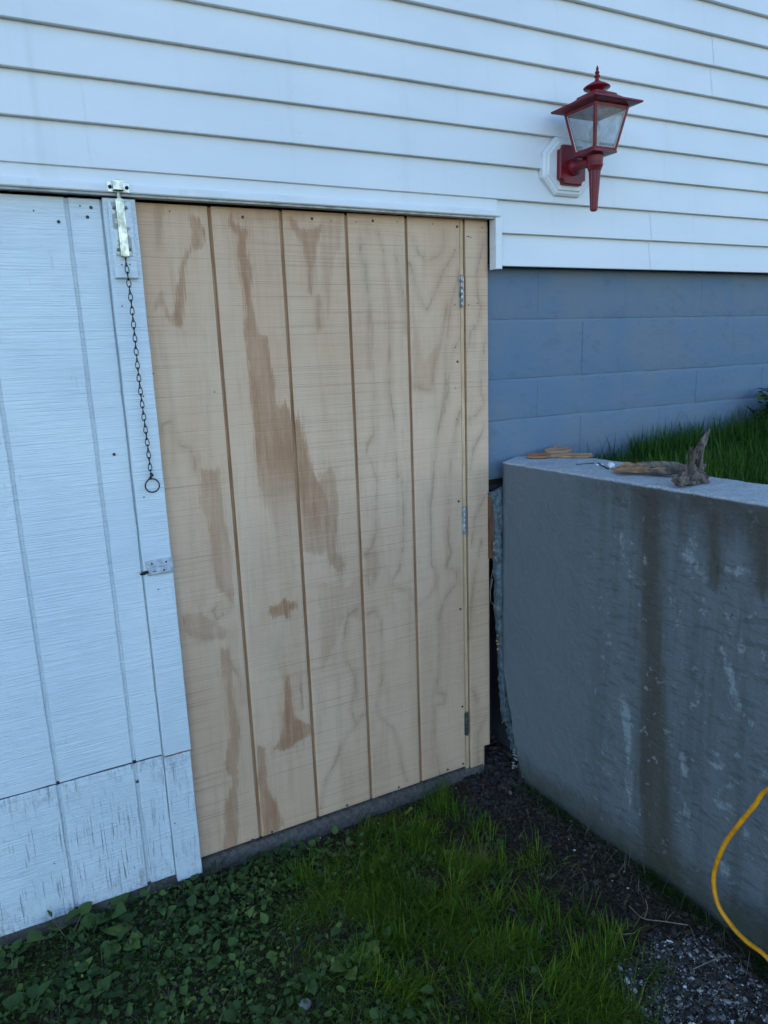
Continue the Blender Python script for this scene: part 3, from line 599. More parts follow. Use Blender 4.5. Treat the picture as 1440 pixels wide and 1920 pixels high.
# ------------------------------------------------------------------ pull chain hanging from the bolt
chain=empty('pull_chain',(-.2345,-.058,1.79)); tag(chain,'thin rusty pull chain hanging from the barrel bolt on the white door','chain')
def link_mesh(L,Wd,r):
    mb=MB(); pts=[]; n=14
    for k in range(n):
        a=2*math.pi*k/n; x=Wd*math.cos(a); z=L*math.sin(a); pts.append(Vector((x,.0012*math.sin(2*a),z)))
    m_=6; vs=[];fs=[]
    for k in range(n):
        t=(pts[(k+1)%n]-pts[k-1]).normalized(); u=Vector((0,1,0)); s_=t.cross(u).normalized()
        for j in range(m_):
            a=2*math.pi*j/m_; vs.append(pts[k]+u*r*math.cos(a)+s_*r*math.sin(a))
    fs=[(k*m_+j,k*m_+(j+1)%m_,((k+1)%n)*m_+(j+1)%m_,((k+1)%n)*m_+j) for k in range(n) for j in range(m_)]
    return mesh('link',vs,fs,M_RUST,True)
lm=link_mesh(.0108,.0052,.00115)
z=1.7905; k=0; ztop=z
while z>1.232:
    t=(ztop-z)/(ztop-1.23); x=-.2385+.0075*t+.0012*math.sin(t*9); y=-.0555+.018*t-.0006*math.sin(t*7)
    put('link',lm,(x,y,z-.009),chain,rot=(0,random.uniform(-.06,.06),(0.25 if k%2 else 1.35)+.12*math.sin(k*1.3))); z-=.0170; k+=1
# ring with a twisted eye
b=MB(); c=Vector((-.2295,-.0385,1.2035)); pts=[]
for j in range(25):
    a=math.radians(115)-2*math.pi*j/24*.98; pts.append(c+Vector((.0185*math.cos(a),.001*math.sin(a*2),.0185*math.sin(a))))
pts=[c+Vector((-.002,0,.034)),c+Vector((.004,-.002,.0275)),c+Vector((-.002,-.002,.022))]+pts+[c+Vector((-.003,.001,.023)),c+Vector((.0045,.001,.030)),c+Vector((.001,0,.0345)),c+Vector((-.003,-.001,.031))]
b.tube(pts,.0019,8); b.build('ring',M_RUST,chain,smooth=True)

# ------------------------------------------------------------------ lantern
LX,LY=1.207,-.175
b=MB(); 
def octa(hw,hh,cx=LX,cz=2.114,k=.42):
    return [(cx-hw,cz-hh*k),(cx-hw*k*1.2,cz-hh),(cx+hw*k*1.2,cz-hh),(cx+hw,cz-hh*k),(cx+hw,cz+hh*k),(cx+hw*k*1.2,cz+hh),(cx-hw*k*1.2,cz+hh),(cx-hw,cz+hh*k)]
def loft(mb,p0,y0,p1,y1): 
    n=len(p0); mb.add([(x,y0,z) for x,z in p0]+[(x,y1,z) for x,z in p1],[(k,(k+1)%n,n+(k+1)%n,n+k) for k in range(n)])
P=[octa(.105,.0895),octa(.105,.0895),octa(.098,.0825),octa(.091,.0765),octa(.087,.0725)]; Y=[-.028,-.0475,-.053,-.054,-.0585]
for i in range(4): loft(b,P[i],Y[i],P[i+1],Y[i+1])
b.add([(x,-.0585,z) for x,z in P[4]],[tuple(range(8))])
b.build('lamp_mounting_block',M_TRIM,house)
lan=empty('wall_lantern',(LX,-.06,2.11)); tag(lan,'red painted coach lantern with hazy panes, fixed to the white siding','wall lantern')
# back plate with scooped corners
def plate(hw,hh,r,cz=2.1155):
    pts=[]
    for (sx,sz,a0) in ((1,1,180),(-1,1,270),(-1,-1,0),(1,-1,90)):
        cx,czz=LX+sx*hw,cz+sz*hh
        seq=[]
        for j in range(5):
            a=math.radians(a0+ (90-j*22.5 if True else 0)); seq.append((cx+r*math.cos(a),czz+r*math.sin(a)))
        pts+=seq
    return pts
pl=plate(.0555,.0605,.016)
# order check: corner arcs run counter-clockwise from +x+z
b=MB(); p2=[(LX+(x-LX)*.93,2.1155+(z-2.1155)*.94) for x,z in pl]
loft(b,pl,-.0588,pl,-.072); loft(b,pl,-.072,p2,-.076); b.add([(x,-.076,z) for x,z in p2],[tuple(range(len(p2)))]); b.build('back_plate',M_RED,lan,autosmooth=35)
b=MB(); b.lathe([(.026,0),(.026,-.012),(.021,-.020),(.016,-.026),(.0155,-.085),(.017,-.098)],(LX,-.076,2.108),18,0,'y'); b.lathe([(.0035,0),(.0035,-.003),(.002,-.004)],(LX-.038,-.076,2.108),10,0,'y'); b.build('arm',M_RED,lan,autosmooth=40)
b=MB(); b.lathe([(.020,.009),(.0255,.005),(.0265,-.002),(.0255,-.013),(.0245,-.024),(.0258,-.027),(.0258,-.032),(.0235,-.036),(.0215,-.041),(.0205,-.045)],(LX,LY,2.122),24); b.build('socket_cup',M_RED,lan,autosmooth=40)
b=MB(); vs=[];n=40; hs=[(0.0178,2.080),(.0150,2.03),(.0125,1.985),(.0112,1.961),(.0105,1.957),(.007,1.9545)]
for r,z in hs:
    for j in range(n): a=2*math.pi*j/n; rr=r*(1+(.07 if j%4<2 else -.07)*(1 if z>1.96 else 0)); vs.append((LX+rr*math.cos(a),LY+rr*math.sin(a),z))
b.add(vs,[(i*n+k,i*n+(k+1)%n,(i+1)*n+(k+1)%n,(i+1)*n+k) for i in range(len(hs)-1) for k in range(n)]+[tuple((len(hs)-1)*n+k for k in range(n))]); b.build('tail_stem',M_RED,lan)
# cage
tb,bb_,zt,zb=.0700,.0455,2.252,2.129
def ring(h,z): return [(LX-h,LY-h,z),(LX+h,LY-h,z),(LX+h,LY+h,z),(LX-h,LY+h,z)]
b=MB()
b.add(ring(bb_+.0015,zb)+ring(bb_+.0015,zb-.0065)+ring(.022,zb-.0095),[(0,1,2,3)]+[(k,(k+1)%4,4+(k+1)%4,4+k) for k in range(4)]+[(4+k,4+(k+1)%4,8+(k+1)%4,8+k) for k in range(4)]+[(8,9,10,11)]); b.build('cage_base',M_RED,lan)
for sx,sy in ((-1,-1),(1,-1),(1,1),(-1,1)):
    mb=MB(); w_=.0042
    r0=[(LX+sx*(bb_-w_)+dx,LY+sy*(bb_-w_)+dy,zb) for dx,dy in ((-w_,-w_),(w_,-w_),(w_,w_),(-w_,w_))]
    r1=[(LX+sx*(tb-w_)+dx,LY+sy*(tb-w_)+dy,zt) for dx,dy in ((-w_,-w_),(w_,-w_),(w_,w_),(-w_,w_))]
    mb.add(r0+r1,[(k,(k+1)%4,4+(k+1)%4,4+k) for k in range(4)]); mb.build('cage_post',M_RED,lan)
def edgebar(h0,z0,h1,z1,th,name,mat):
    for q in range(4):
        a=math.pi/2*q; ca,sa=math.cos(a),math.sin(a); mb=MB(); vs=[]
        for (h,z) in ((h0,z0),(h1,z1)):
            for (o,s_) in ((0,-1),(0,1),(th,1),(th,-1)):
                x=s_*(h-.006); y=-(h-.0015)+o; vs.append((LX+x*ca-y*sa,LY+x*sa+y*ca,z))
        mb.add(vs,[(0,1,5,4),(1,2,6,5),(2,3,7,6),(3,0,4,7),(0,3,2,1),(4,5,6,7)]); mb.build(name,mat,lan)
edgebar(bb_,zb,bb_+.0014,zb+.007,.005,'bottom_rail',M_RED); edgebar(tb-.0018,zt-.009,tb,zt,.005,'top_rail',M_RED)
# panes with light rim beads
for q in range(4):
    a=math.pi/2*q; ca,sa=math.cos(a),math.sin(a); f=lambda t:(bb_+(tb-bb_)*t)
    def rr(x,y,z): return (LX+x*ca-y*sa,LY+x*sa+y*ca,z)
    mb=MB(); c_=[]
    for t,s_ in ((.05,-1),(.05,1),(.93,1),(.93,-1)):
        h=f(t); c_.append((s_*(h-.0088),-(h-.005),zb+(zt-zb)*t))
    mb.add([rr(*p) for p in c_]+[rr(p[0],p[1]+.0018,p[2]) for p in c_],[(0,1,2,3),(7,6,5,4),(0,4,5,1),(1,5,6,2),(2,6,7,3),(3,7,4,0)]); pn=mb.build('pane',M_PANE,lan)
    mb=MB()
    for i in range(4):
        p,r_=c_[i],c_[(i+1)%4]; mb.tube([rr(p[0],p[1]-.0012,p[2]),rr(r_[0],r_[1]-.0012,r_[2])],.0012,6)
    mb.build('bead',M_BULB,pn)
b=MB(); b.lathe([(.012,0),(.012,.02),(.010,.022),(.013,.03),(.019,.044),(.020,.056),(.015,.072),(.006,.08)],(LX,LY,zb),16); b.build('bulb',M_BULB,lan,autosmooth=50)
# roof: flared square hip with stepped shoulder
prof=[(.0700,2.2525),(.0960,2.2575),(.0985,2.2590),(.0985,2.2640),(.0800,2.2700),(.0640,2.2765),(.0520,2.2840),(.0430,2.2905),(.0425,2.2945),(.0375,2.2965),(.0300,2.3005)]
vs=[];
for h,z in prof: vs+=ring(h,z)
fs=[(i*4+k,i*4+(k+1)%4,(i+1)*4+(k+1)%4,(i+1)*4+k) for i in range(len(prof)-1) for k in range(4)]+[(0,3,2,1),tuple(len(vs)-4+k for k in range(4))]
b=MB(); b.add(vs,fs); b.build('lamp_roof',M_RED,lan)
b=MB(); b.lathe([(.021,2.300),(.0195,2.306),(.0235,2.311),(.0395,2.3135),(.0412,2.3155),(.0405,2.3175),(.0300,2.3245),(.0190,2.3300),(.0090,2.3350),(.0055,2.3400),(.0062,2.3440),(.0092,2.3465),(.0095,2.3495),(.0070,2.3525),(.0048,2.3545),(.0068,2.3575),(.0072,2.3600),(.0042,2.3640),(.0030,2.3665),(.0046,2.3690),(.0030,2.3740),(.0006,2.3795)],(LX,LY,0),24); b.build('finial',M_RED,lan,autosmooth=45)

# ------------------------------------------------------------------ footing under the doors
V=[];xs3=np.arange(-3,.89,.02); prof=[(.12,-.004),(.012,-.008),(-.002,-.013),(-.009,-.028),(-.016,-.05),(-.022,-.10)]
for x in xs3:
    for k,(y,z) in enumerate(prof): V.append((x,y+(.008*fbm(x,z,12,2)+.004*fbm(x,z,40,3))*(k>0),z+.006*fbm(x,y,15,7)*(k>1)-.002))
L=len(prof); F=[((j+1)*L+k,j*L+k,j*L+k+1,(j+1)*L+k+1) for j in range(len(xs3)-1) for k in range(L-1)]
o=link('concrete_footing',mesh('concrete_footing',V,F,M_FOOT,True)); tag(o,'low dirty concrete footing strip under the doors','footing',kind='structure')

# ------------------------------------------------------------------ retaining wall
rw=empty('retaining_wall',(1.1,-.6,0)); tag(rw,'blue-grey painted concrete retaining wall standing out at right angles beside the plywood door','retaining wall')
def xf(y): return .9465+.0770*(-.04-y)
def y0z(z): 
    t=max(0,min(1,(.42-z)/.42)); k=.5+1.5*t; return -.040-.10*t**1.2+k*(.007*fbm(z,0,16,2)+.005*fbm(z,0,50,3)+.004*fbm(z,1,90,5))
H=1.150
# path around the section: (s, kind)
zs_f=list(np.arange(-.16,H-.012,.0125)); sec=[('f',z) for z in zs_f]+[('c',.25),('c',.6),('c',1.)]+[('t',t) for t in np.linspace(.08,.97,12)]+[('b',z) for z in (1.14,1.09,.9,.4,-.16)]
yy=[None]+list(np.arange(-.0525,-1.7,-.0125))+[-1.8,-2.0,-2.3,-2.6]
V=[];
for j,y in enumerate(yy):
    for k,(kd,p_) in enumerate(sec):
        z=p_ if kd in('f','b') else H
        yb_=y0z(z if kd=='f' else (H if kd!='b' else z)) if kd in('f','c') else (.019 if kd!='f' else 0)
        if kd=='t': yb_=-.04+.058*min(1,p_*2.2)
        if kd=='b': yb_=.0185
        if y is None: yv=yb_
        else: yv=min(y,yb_-.0004*j) if (kd in 'fc') else (yb_ if y>-.0526 else y); 
        if kd in 'fc' and y is not None and y>yb_-.004: yv=yb_-.0003*j
        x0=xf(yv); ch=.004+.012*max(0,fbm(yv,0,7,4))+.010*max(0,fbm(yv,0,26,5))+.008*max(0,fbm(yv,0,60,2))
        chip=max(0,1-abs(yv+.50)/.14); ch+=.016*chip*(.5+.5*fbm(yv,1,30,2))
        wob=.0035*fbm(yv,z,2.2,1)+.0012*fbm(yv,z,11,5)+.0007*fbm(yv,z,34,8)
        if kd=='f': x=x0+wob; zz=z+(H-ch-z)*(1 if z>H-.03 else 0)*.9
        elif kd=='c': a=p_*math.pi/2; x=x0+wob+ch*(1-math.cos(a)); zz=H-ch+ch*math.sin(a)
        elif kd=='t':
            xb_=1.243 if yv<-.1 else 1.175+.068*max(0,min(1,(.02-yv)/.12)); x=x0+ch+(xb_-x0-ch)*p_; zz=H+.0022*fbm(x,yv,14,6)+.0014*fbm(x,yv,45,3)+.003*fbm(x,yv,4,9)
        else: x=1.245 if yv<-.1 else 1.180; zz=z
        # tie holes
        if kd=='f':
            for hy_,hz_ in ((-.594,.742),(-1.032,.69)):
                r=math.hypot(yv-hy_,z-hz_); x+= .014*math.exp(-(r/.008)**2)
        V.append((x,yv,zz))
L=len(sec); F=[(j*L+k,(j+1)*L+k,(j+1)*L+k+1,j*L+k+1) for j in range(len(yy)-1) for k in range(L-1)]+[tuple(range(L)), tuple((len(yy)-1)*L+k for k in range(L))[::-1]]
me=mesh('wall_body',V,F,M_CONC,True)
PW=np.array([(v[1],v[2]) for v in V])
nrm=np.array([.0770,1.0,0]); nrm=np.array([1.0,.0770,0]); 
def onW(u,v):
    d=ray(u,v); # x = .9465+.077*(-.04-y)
    t=(.9465-.077*.04-.077*CP[1]-CP[0])/(d[0]+.077*d[1]); q=CP+t*d; return q
def ZW(u,v): return (920+u*.3611,860+v*.361)
def WP(pts): return np.array([onW(*ZW(*p))[[1,2]] for p in pts])
LP=[(1,WP(q)) for q in ([(655,375),(690,385),(702,500),(708,555),(690,560),(672,500)],[(955,440),(1000,445),(1060,520),(1100,570),(1128,640),(1110,660),(1040,560),(980,500)],[(1205,555),(1270,560),(1340,580),(1335,605),(1260,608),(1210,604)],[(1262,770),(1290,770),(1282,830),(1265,830)],
 [(1275,860),(1300,880),(1335,990),(1320,1010),(1290,960)],[(672,1215),(710,1230),(735,1350),(738,1450),(735,1660),(712,1660),(700,1500),(678,1330)],[(1180,930),(1262,1100),(1290,1250),(1312,1310),(1272,1320),(1240,1200),(1200,1060)],[(1130,1570),(1222,1590),(1220,1622),(1140,1610)],[(1150,1500),(1200,1520),(1202,1560),(1160,1540)],
 [(935,705),(965,710),(960,740),(935,765),(925,740)],[(1125,780),(1165,860),(1150,865),(1118,800)],[(785,490),(800,505),(830,555),(800,560),(782,520)],[(905,415),(930,430),(915,440)],[(960,1500),(1020,1540),(1030,1660),(1000,1660)],[(1380,1600),(1440,1610),(1440,1660),(1400,1660)],
 [(1150,1760),(1260,1800),(1270,1850),(1180,1820)],[(1000,1750),(1040,1850),(1030,1950),(1000,1880)],[(1300,1900),(1360,1960),(1340,2010),(1300,1980)],[(1170,2090),(1220,2100),(1250,2170),(1220,2190),(1180,2140)],[(700,1660),(735,1660),(738,1800),(725,1830),(708,1750)],[(1400,1000),(1430,1000),(1440,1100),(1420,1090)])]
DK=[(1,WP(q)) for q in ([(755,130),(880,145),(905,500),(900,1000),(945,1700),(1000,2300),(800,2300),(760,1660),(780,1000),(760,500)],[(1120,250),(1190,260),(1205,600),(1180,700),(1130,650)],[(1330,230),(1460,250),(1460,720),(1380,700),(1340,600)],[(1000,180),(1300,210),(1300,270),(1000,240)])]
CK=[WP(q) for q in ([(1155,485),(1190,620),(1240,720),(1250,800),(1290,870),(1305,960)],[(1170,800),(1210,815),(1250,820)],[(1240,1430),(1290,1500)])]
a_,_=sdfs(PW,LP); setattr_(me,'light',a_); a_,_=sdfs(PW,DK); setattr_(me,'dark',a_); c_=np.full(len(PW),9.)
for q in CK: c_=np.minimum(c_,polyd(PW,q))
setattr_(me,'crack',c_); setattr_(me,'age',np.clip((-PW[:,0]-.1)/.75,0,1)); link('wall_body',me,rw)
# broken mortar edge in the gap by the jamb
Lp=[(919,926),(925,950),(928,985),(929,1010),(926,1035),(930,1062),(932,1100),(931,1135),(934,1165),(935,1195),(937,1225),(939,1262),(941,1300),(943,1335),(950,1358),(957,1385),(964,1405),(969,1428)]
Rp=[(945,914),(944.5,950),(945,985),(946,1010),(946,1035),(946,1062),(947,1100),(947,1135),(947,1165),(948,1195),(949,1225),(951,1262),(956,1290),(959,1320),(962,1350),(967,1380),(972,1405),(976,1432)]
vs=[];
ysl=-.022
def dens(Pp,amp,seed):
    out=[]
    for i in range(len(Pp)-1):
        for t in (0,.2,.4,.6,.8):
            u=Pp[i][0]*(1-t)+Pp[i+1][0]*t; v=Pp[i][1]*(1-t)+Pp[i+1][1]*t; a=amp*(.4+.9*max(0,min(1,(v-1180)/200)))
            out.append((u+a*fbm(v*.11,0,1.,seed)+a*.8*fbm(v*.31,0,1.,seed+2)+(a*.9 if fbm(v*.07,3,1.,seed)>.22 else 0),v))
    return out+[Pp[-1]]
Lp=dens(Lp,2.6,4); Rp=dens(Rp,1.1,9)
for i,(l,r_) in enumerate(zip(Lp,Rp)):
    A=onY(*l,ysl); B=onY(*r_,ysl-.004)
    for t in np.linspace(0,1,5):
        q=A+(B-A)*t; e=.0035*fbm(q[2]*1.,t,30,3+i*.1); q=q+np.array([e*(t<.9),-.006*math.sin(math.pi*t)+.004*fbm(q[2],t*3,22,5),.002*fbm(q[2],t,40,1)]); vs.append(tuple(q))
n5=5; fs=[(i*n5+k,(i+1)*n5+k,(i+1)*n5+k+1,i*n5+k+1) for i in range(len(Lp)-1) for k in range(4)]
bl=len(vs); vs+=[(v[0]+.002,v[1]+.022,v[2]) for v in vs]; fs+=[(f[3]+bl,f[2]+bl,f[1]+bl,f[0]+bl) for f in fs]
for i in range(len(Lp)-1): fs+=[(i*n5,bl+i*n5,bl+(i+1)*n5,(i+1)*n5),(i*n5+4,(i+1)*n5+4,bl+(i+1)*n5+4,bl+i*n5+4)]
fs+=[(0,1,2,3,4,bl+4,bl+3,bl+2,bl+1,bl)]
link('broken_mortar_edge',mesh('broken_mortar_edge',vs,fs,M_CRUMB),rw)
b=MB(); q0=onY(917,932,-.010); q1=onY(926,1000,-.010)
b.box(q0[0]+.001,q0[0]+.022,-.012,.012,.80,q0[2]); b.build('old_form_board',M_REDWOOD,rw)
def rock_v(c,s,seed,flat=1.):
    t=(1+5**.5)/2; ic=np.array([(-1,t,0),(1,t,0),(-1,-t,0),(1,-t,0),(0,-1,t),(0,1,t),(0,-1,-t),(0,1,-t),(t,0,-1),(t,0,1),(-t,0,-1),(-t,0,1)])/1.9
    r=np.random.default_rng(seed); ic=ic*(1+.30*r.standard_normal((12,1))*.6)*np.array([1,r.uniform(.6,1),r.uniform(.45,.8)*flat]); a=r.uniform(0,6.3); R_=np.array([[math.cos(a),-math.sin(a),0],[math.sin(a),math.cos(a),0],[0,0,1]])
    return (ic@R_.T)*s+np.array(c)
ICF=[(0,11,5),(0,5,1),(0,1,7),(0,7,10),(0,10,11),(1,5,9),(5,11,4),(11,10,2),(10,7,6),(7,1,8),(3,9,4),(3,4,2),(3,2,6),(3,6,8),(3,8,9),(4,9,5),(2,4,11),(6,2,10),(8,6,7),(9,8,1)]
b=MB(); 
for i in range(70):
    u=random.uniform(963,981); v=random.uniform(1405,1442); q=onY(u-2,v,-.05-.05*random.random()); b.add(rock_v(q,random.uniform(.002,.006),i),ICF)
b.build('mortar_crumbs',M_LCRUMB,rw)['kind']='stuff'
b=MB()
for i,(u,v) in enumerate([(933,1190),(932,1200),(934,1209),(933,1218),(927,1020),(926,1030),(929,1045),(943,1352)]*2): q=onY(u+random.uniform(-1,1),v+random.uniform(-3,3),ysl-.003); b.add(rock_v(q,random.uniform(.003,.0055),i+100),ICF)
b.build('foam_crumbs',M_YCRUMB,rw)['kind']='stuff'
b=MB(); b.tube([onY(924,1085,-.03),onY(919,1110,-.035),onY(920,1128,-.04),onY(932,1141,-.05),onY(946,1152,-.07)],.0008,5); b.tube([onY(924,1068,-.03),onY(921,1085,-.032),onY(920,1105,-.035)],.0006,5); o=b.build('dry_tendril',M_WEB); tag(o,'thin dry plant tendril caught in the gap by the jamb','tendril')

# ------------------------------------------------------------------ things lying on the retaining wall
def slab(name,c,l,w_,h,rz,mat,label,cat,group=None,rx=0,ry=0,taper=.6,seed=1):
    r=random.Random(seed); pts=[(-l/2,-w_/2*taper),(-l/6,-w_/2),(l/3,-w_/2*.9),(l/2,-w_/2*r.uniform(.2,.8)),(l/2*.92,w_/2*r.uniform(.2,.8)),(l/5,w_/2),(-l/3,w_/2*.9),(-l/2*.95,w_/2*.5)]
    n=len(pts); vs=[(x,y,0) for x,y in pts]+[(x*.985,y*.96,h*r.uniform(.8,1.1)) for x,y in pts]
    me=mesh(name,vs,[tuple(range(n))[::-1],tuple(range(n,2*n))]+[(k,(k+1)%n,n+(k+1)%n,n+k) for k in range(n)],mat); o=link(name,me); o.location=c; o.rotation_euler=(rx,ry,rz); return tag(o,label,cat,group)
T=H+.003
def top(u,v,dz=0): q=onZ(u,v,T); return (q[0],q[1],T+dz)
slab('wood_offcut',top(1010,857.5,.004),.085,.042,.007,-.55,M_CHIP2,'small wood offcut at the left of the pile on the wall end','wood offcut','wood offcuts on the retaining wall',rx=.22,seed=3)
slab('wood_offcut',top(1045,852.5,.013),.105,.045,.007,-.20,M_CHIP,'broad wood offcut lying on top of the pile on the wall end','wood offcut','wood offcuts on the retaining wall',rx=.22,ry=-.04,seed=5)
slab('wood_offcut',top(1071,857,.004),.150,.030,.006,-.75,M_CHIP,'long narrow pointed wood offcut at the right of the pile','wood offcut','wood offcuts on the retaining wall',rx=.30,seed=8)
slab('wood_offcut',top(1030,852,.0),.08,.04,.006,.25,M_CHIP2,'dark wood offcut underneath the others in the pile','wood offcut','wood offcuts on the retaining wall',seed=9)
b=MB(); p=np.array(top(1036,850,.010)); b.tube([p,p+np.array([.030,.012,.022])],[.0035,.0025],6); o=b.build('wood_splinter',M_CHIP); tag(o,'pale splinter sticking up out of the offcut pile','splinter')
b=MB(); b.tube([top(1080,871.5,.0014),top(1096,870.5,.0016),top(1114,869,.0014)],.0014,6); o=b.build('nail',M_NAIL); tag(o,'straight dark nail lying on the wall top near the offcuts','nail')
b=MB(); b.tube([top(1121,868.5,.0016),top(1126,872,.0018),top(1132,875.5,.0018),top(1141,880,.0011)],.0021,6); o=b.build('bent_nail',M_NAIL); tag(o,'bent dark nail lying beside the white plastic bit','nail')
b=MB(); q=np.array(top(1146,877,0)); b.add(rock_v(q+np.array([0,0,.006]),.010,5),ICF); b.add(rock_v(q+np.array([.010,.010,.007]),.011,6),ICF); b.add(rock_v(q+np.array([-.008,-.004,.004]),.006,7),ICF); o=b.build('plastic_scrap',M_BIT); tag(o,'crumpled white scrap touching the end of the rotten wood','scrap')
b=MB(); b.add(rock_v(np.array(top(1119.5,872.5,.002)),.0055,8),ICF); o=b.build('plastic_crumb',M_BIT); tag(o,'tiny white crumb left of the bent nail','scrap')
b=MB(); b.add(rock_v(np.array(top(1129,872.5,.002)),.005,9),ICF); o=b.build('plastic_crumb',M_BIT); tag(o,'tiny white crumb between the bent nail and the scrap','scrap')
# rotten wood chunk: bundled splinters
A=np.array(top(1153,884)); B=np.array(top(1278,891)); ax=(B-A); ln=np.linalg.norm(ax); ax/=ln; sdv=np.array([-ax[1],ax[0],0.]); rotten=empty('rotten_wood',tuple(A)); tag(rotten,'split length of rotten orange-brown wood lying on the retaining wall','rotten wood')
rw_r=random.Random(4)
def horn_into(mb,pts,rad,n=14,seed=0,amp=.22,sub=4,flat=1.,freq=5.,along=.12):
    pts=[Vector(p) for p in pts]; vs=[]; M_=len(pts); fp=[];fr=[]
    for i in range(M_-1):
        for t in np.linspace(0,1,sub+1)[:-1]: fp.append(pts[i].lerp(pts[i+1],t)); fr.append(rad[i]*(1-t)+rad[i+1]*t)
    fp.append(pts[-1]); fr.append(rad[-1])
    for i,p in enumerate(fp):
        t=(fp[min(i+1,len(fp)-1)]-fp[max(i-1,0)]).normalized(); ref=Vector((0,1,0)) if abs(t.z)>.6 else Vector((0,0,1)); u=(ref-t*t.dot(ref)).normalized(); s_=t.cross(u)
        for k in range(n):
            a=2*math.pi*k/n; ca,sa=math.cos(a),math.sin(a)
            rr=fr[i]*(1+amp*mnoise.noise(Vector((ca*1.3+seed,sa*1.3,i*.16)))+amp*1.3*mnoise.noise(Vector((ca*freq+seed,sa*freq,i*along)))+amp*.5*mnoise.noise(Vector((ca*9,sa*9+seed,i*.5))))
            vs.append(p+(u*ca*flat+s_*sa)*rr)
    mb.add(vs,[(i*n+k,i*n+(k+1)%n,(i+1)*n+(k+1)%n,(i+1)*n+k) for i in range(len(fp)-1) for k in range(n)]+[tuple(range(n))[::-1],tuple((len(fp)-1)*n+k for k in range(n))])
def AX(t,off,z): q=A+ax*ln*t+sdv*off; return (q[0],q[1],T+z)
for mat,nm,paths in ((M_SPLIT,'split_wood',[([AX(-.06,.0,.006),AX(.12,.0,.012),AX(.35,.002,.016),AX(.62,.0,.015)],[.004,.014,.021,.017],.62),([AX(.0,-.02,.006),AX(.2,-.022,.010),AX(.5,-.022,.012)],[.003,.011,.008],.6),([AX(-.02,.022,.010),AX(.2,.024,.018),AX(.5,.02,.022)],[.002,.009,.007],.5)]),
    (M_GREYWOOD,'weathered_shell',[([AX(.40,.004,.020),AX(.6,.004,.022),AX(.85,.004,.022),AX(1.02,.0,.018)],[.010,.022,.024,.014],.66),([AX(.30,.026,.024),AX(.6,.028,.028),AX(.98,.022,.026)],[.004,.009,.006],.5),([AX(.45,-.024,.010),AX(.7,-.026,.012),AX(.95,-.02,.012)],[.005,.012,.007],.7)])):
    b=MB()
    for i,(pp,rr_,fl_) in enumerate(paths): horn_into(b,pp,rr_,18,i+3.,.42,7,fl_,4.5,.05)
    rs=random.Random(9)
    for i in range(16):
        t0=rs.uniform(.0,.8)+(0 if mat is M_SPLIT else .2); of=rs.uniform(-.028,.028); zz=rs.uniform(.012,.032)
        b.tube([AX(min(1,t0*.8),of,zz*.7),AX(min(1.02,t0*.8+.12),of*.95,zz),AX(min(1.06,t0*.8+.27),of*.9,zz*.8)],[.0012,.0026,.0006],4)
    for i in range(len(b.v)):
        v=b.v[i]
        if v[2]<T-.001: b.v[i]=(v[0],v[1],T-.001)
    b.build(nm,mat,rotten)
# upright root stump
rt=np.array(top(1296,903)); rt[2]=T
rmesh=MB()
def horn(pts,rad,n=14,seed=0,amp=.22): horn_into(rmesh,pts,rad,n+10,float(seed),amp*1.7,7,1.,3.5,.09)
def RP(u,v,y): return tuple(onY(u,v,y))
yr=rt[1]
horn([RP(1297,903,yr),RP(1300,885,yr),RP(1306,862,yr),RP(1315,835,yr+.005),RP(1324,815,yr+.008),RP(1331,804,yr+.010)],[.022,.017,.0135,.0095,.0062,.0010],16,1)
horn([RP(1284,903,yr),RP(1284,893,yr),RP(1286,880,yr+.01),RP(1287,870,yr+.01)],[.019,.016,.010,.003],14,2,.3)
horn([RP(1262,899,yr-.01),RP(1278,904,yr-.018),RP(1296,902,yr-.02),RP(1314,901,yr-.005)],[.008,.014,.017,.010],12,3,.3)
horn([RP(1300,896,yr-.02),RP(1316,900,yr-.012),RP(1321,893,yr+.01)],[.015,.014,.008],12,4,.35)
horn([RP(1296,878,yr-.01),RP(1310,880,yr),RP(1320,872,yr+.01)],[.012,.012,.006],12,6,.3)
for i in range(len(rmesh.v)):
    v=rmesh.v[i]; 
    if v[2]<T-.002: rmesh.v[i]=(v[0],v[1],T-.002)
for i in range(26):
    a=random.uniform(0,6.28); p0=RP(random.uniform(1284,1318),random.uniform(845,895),yr-.02); rmesh.tube([p0,(p0[0]+random.uniform(-.004,.004),p0[1]-.004,p0[2]+random.uniform(.012,.03))],[.002,.0006],4)
o=rmesh.build('root_stump',M_ROOT,smooth=False); tag(o,'gnarled grey root with a pointed horn standing on the retaining wall','root')

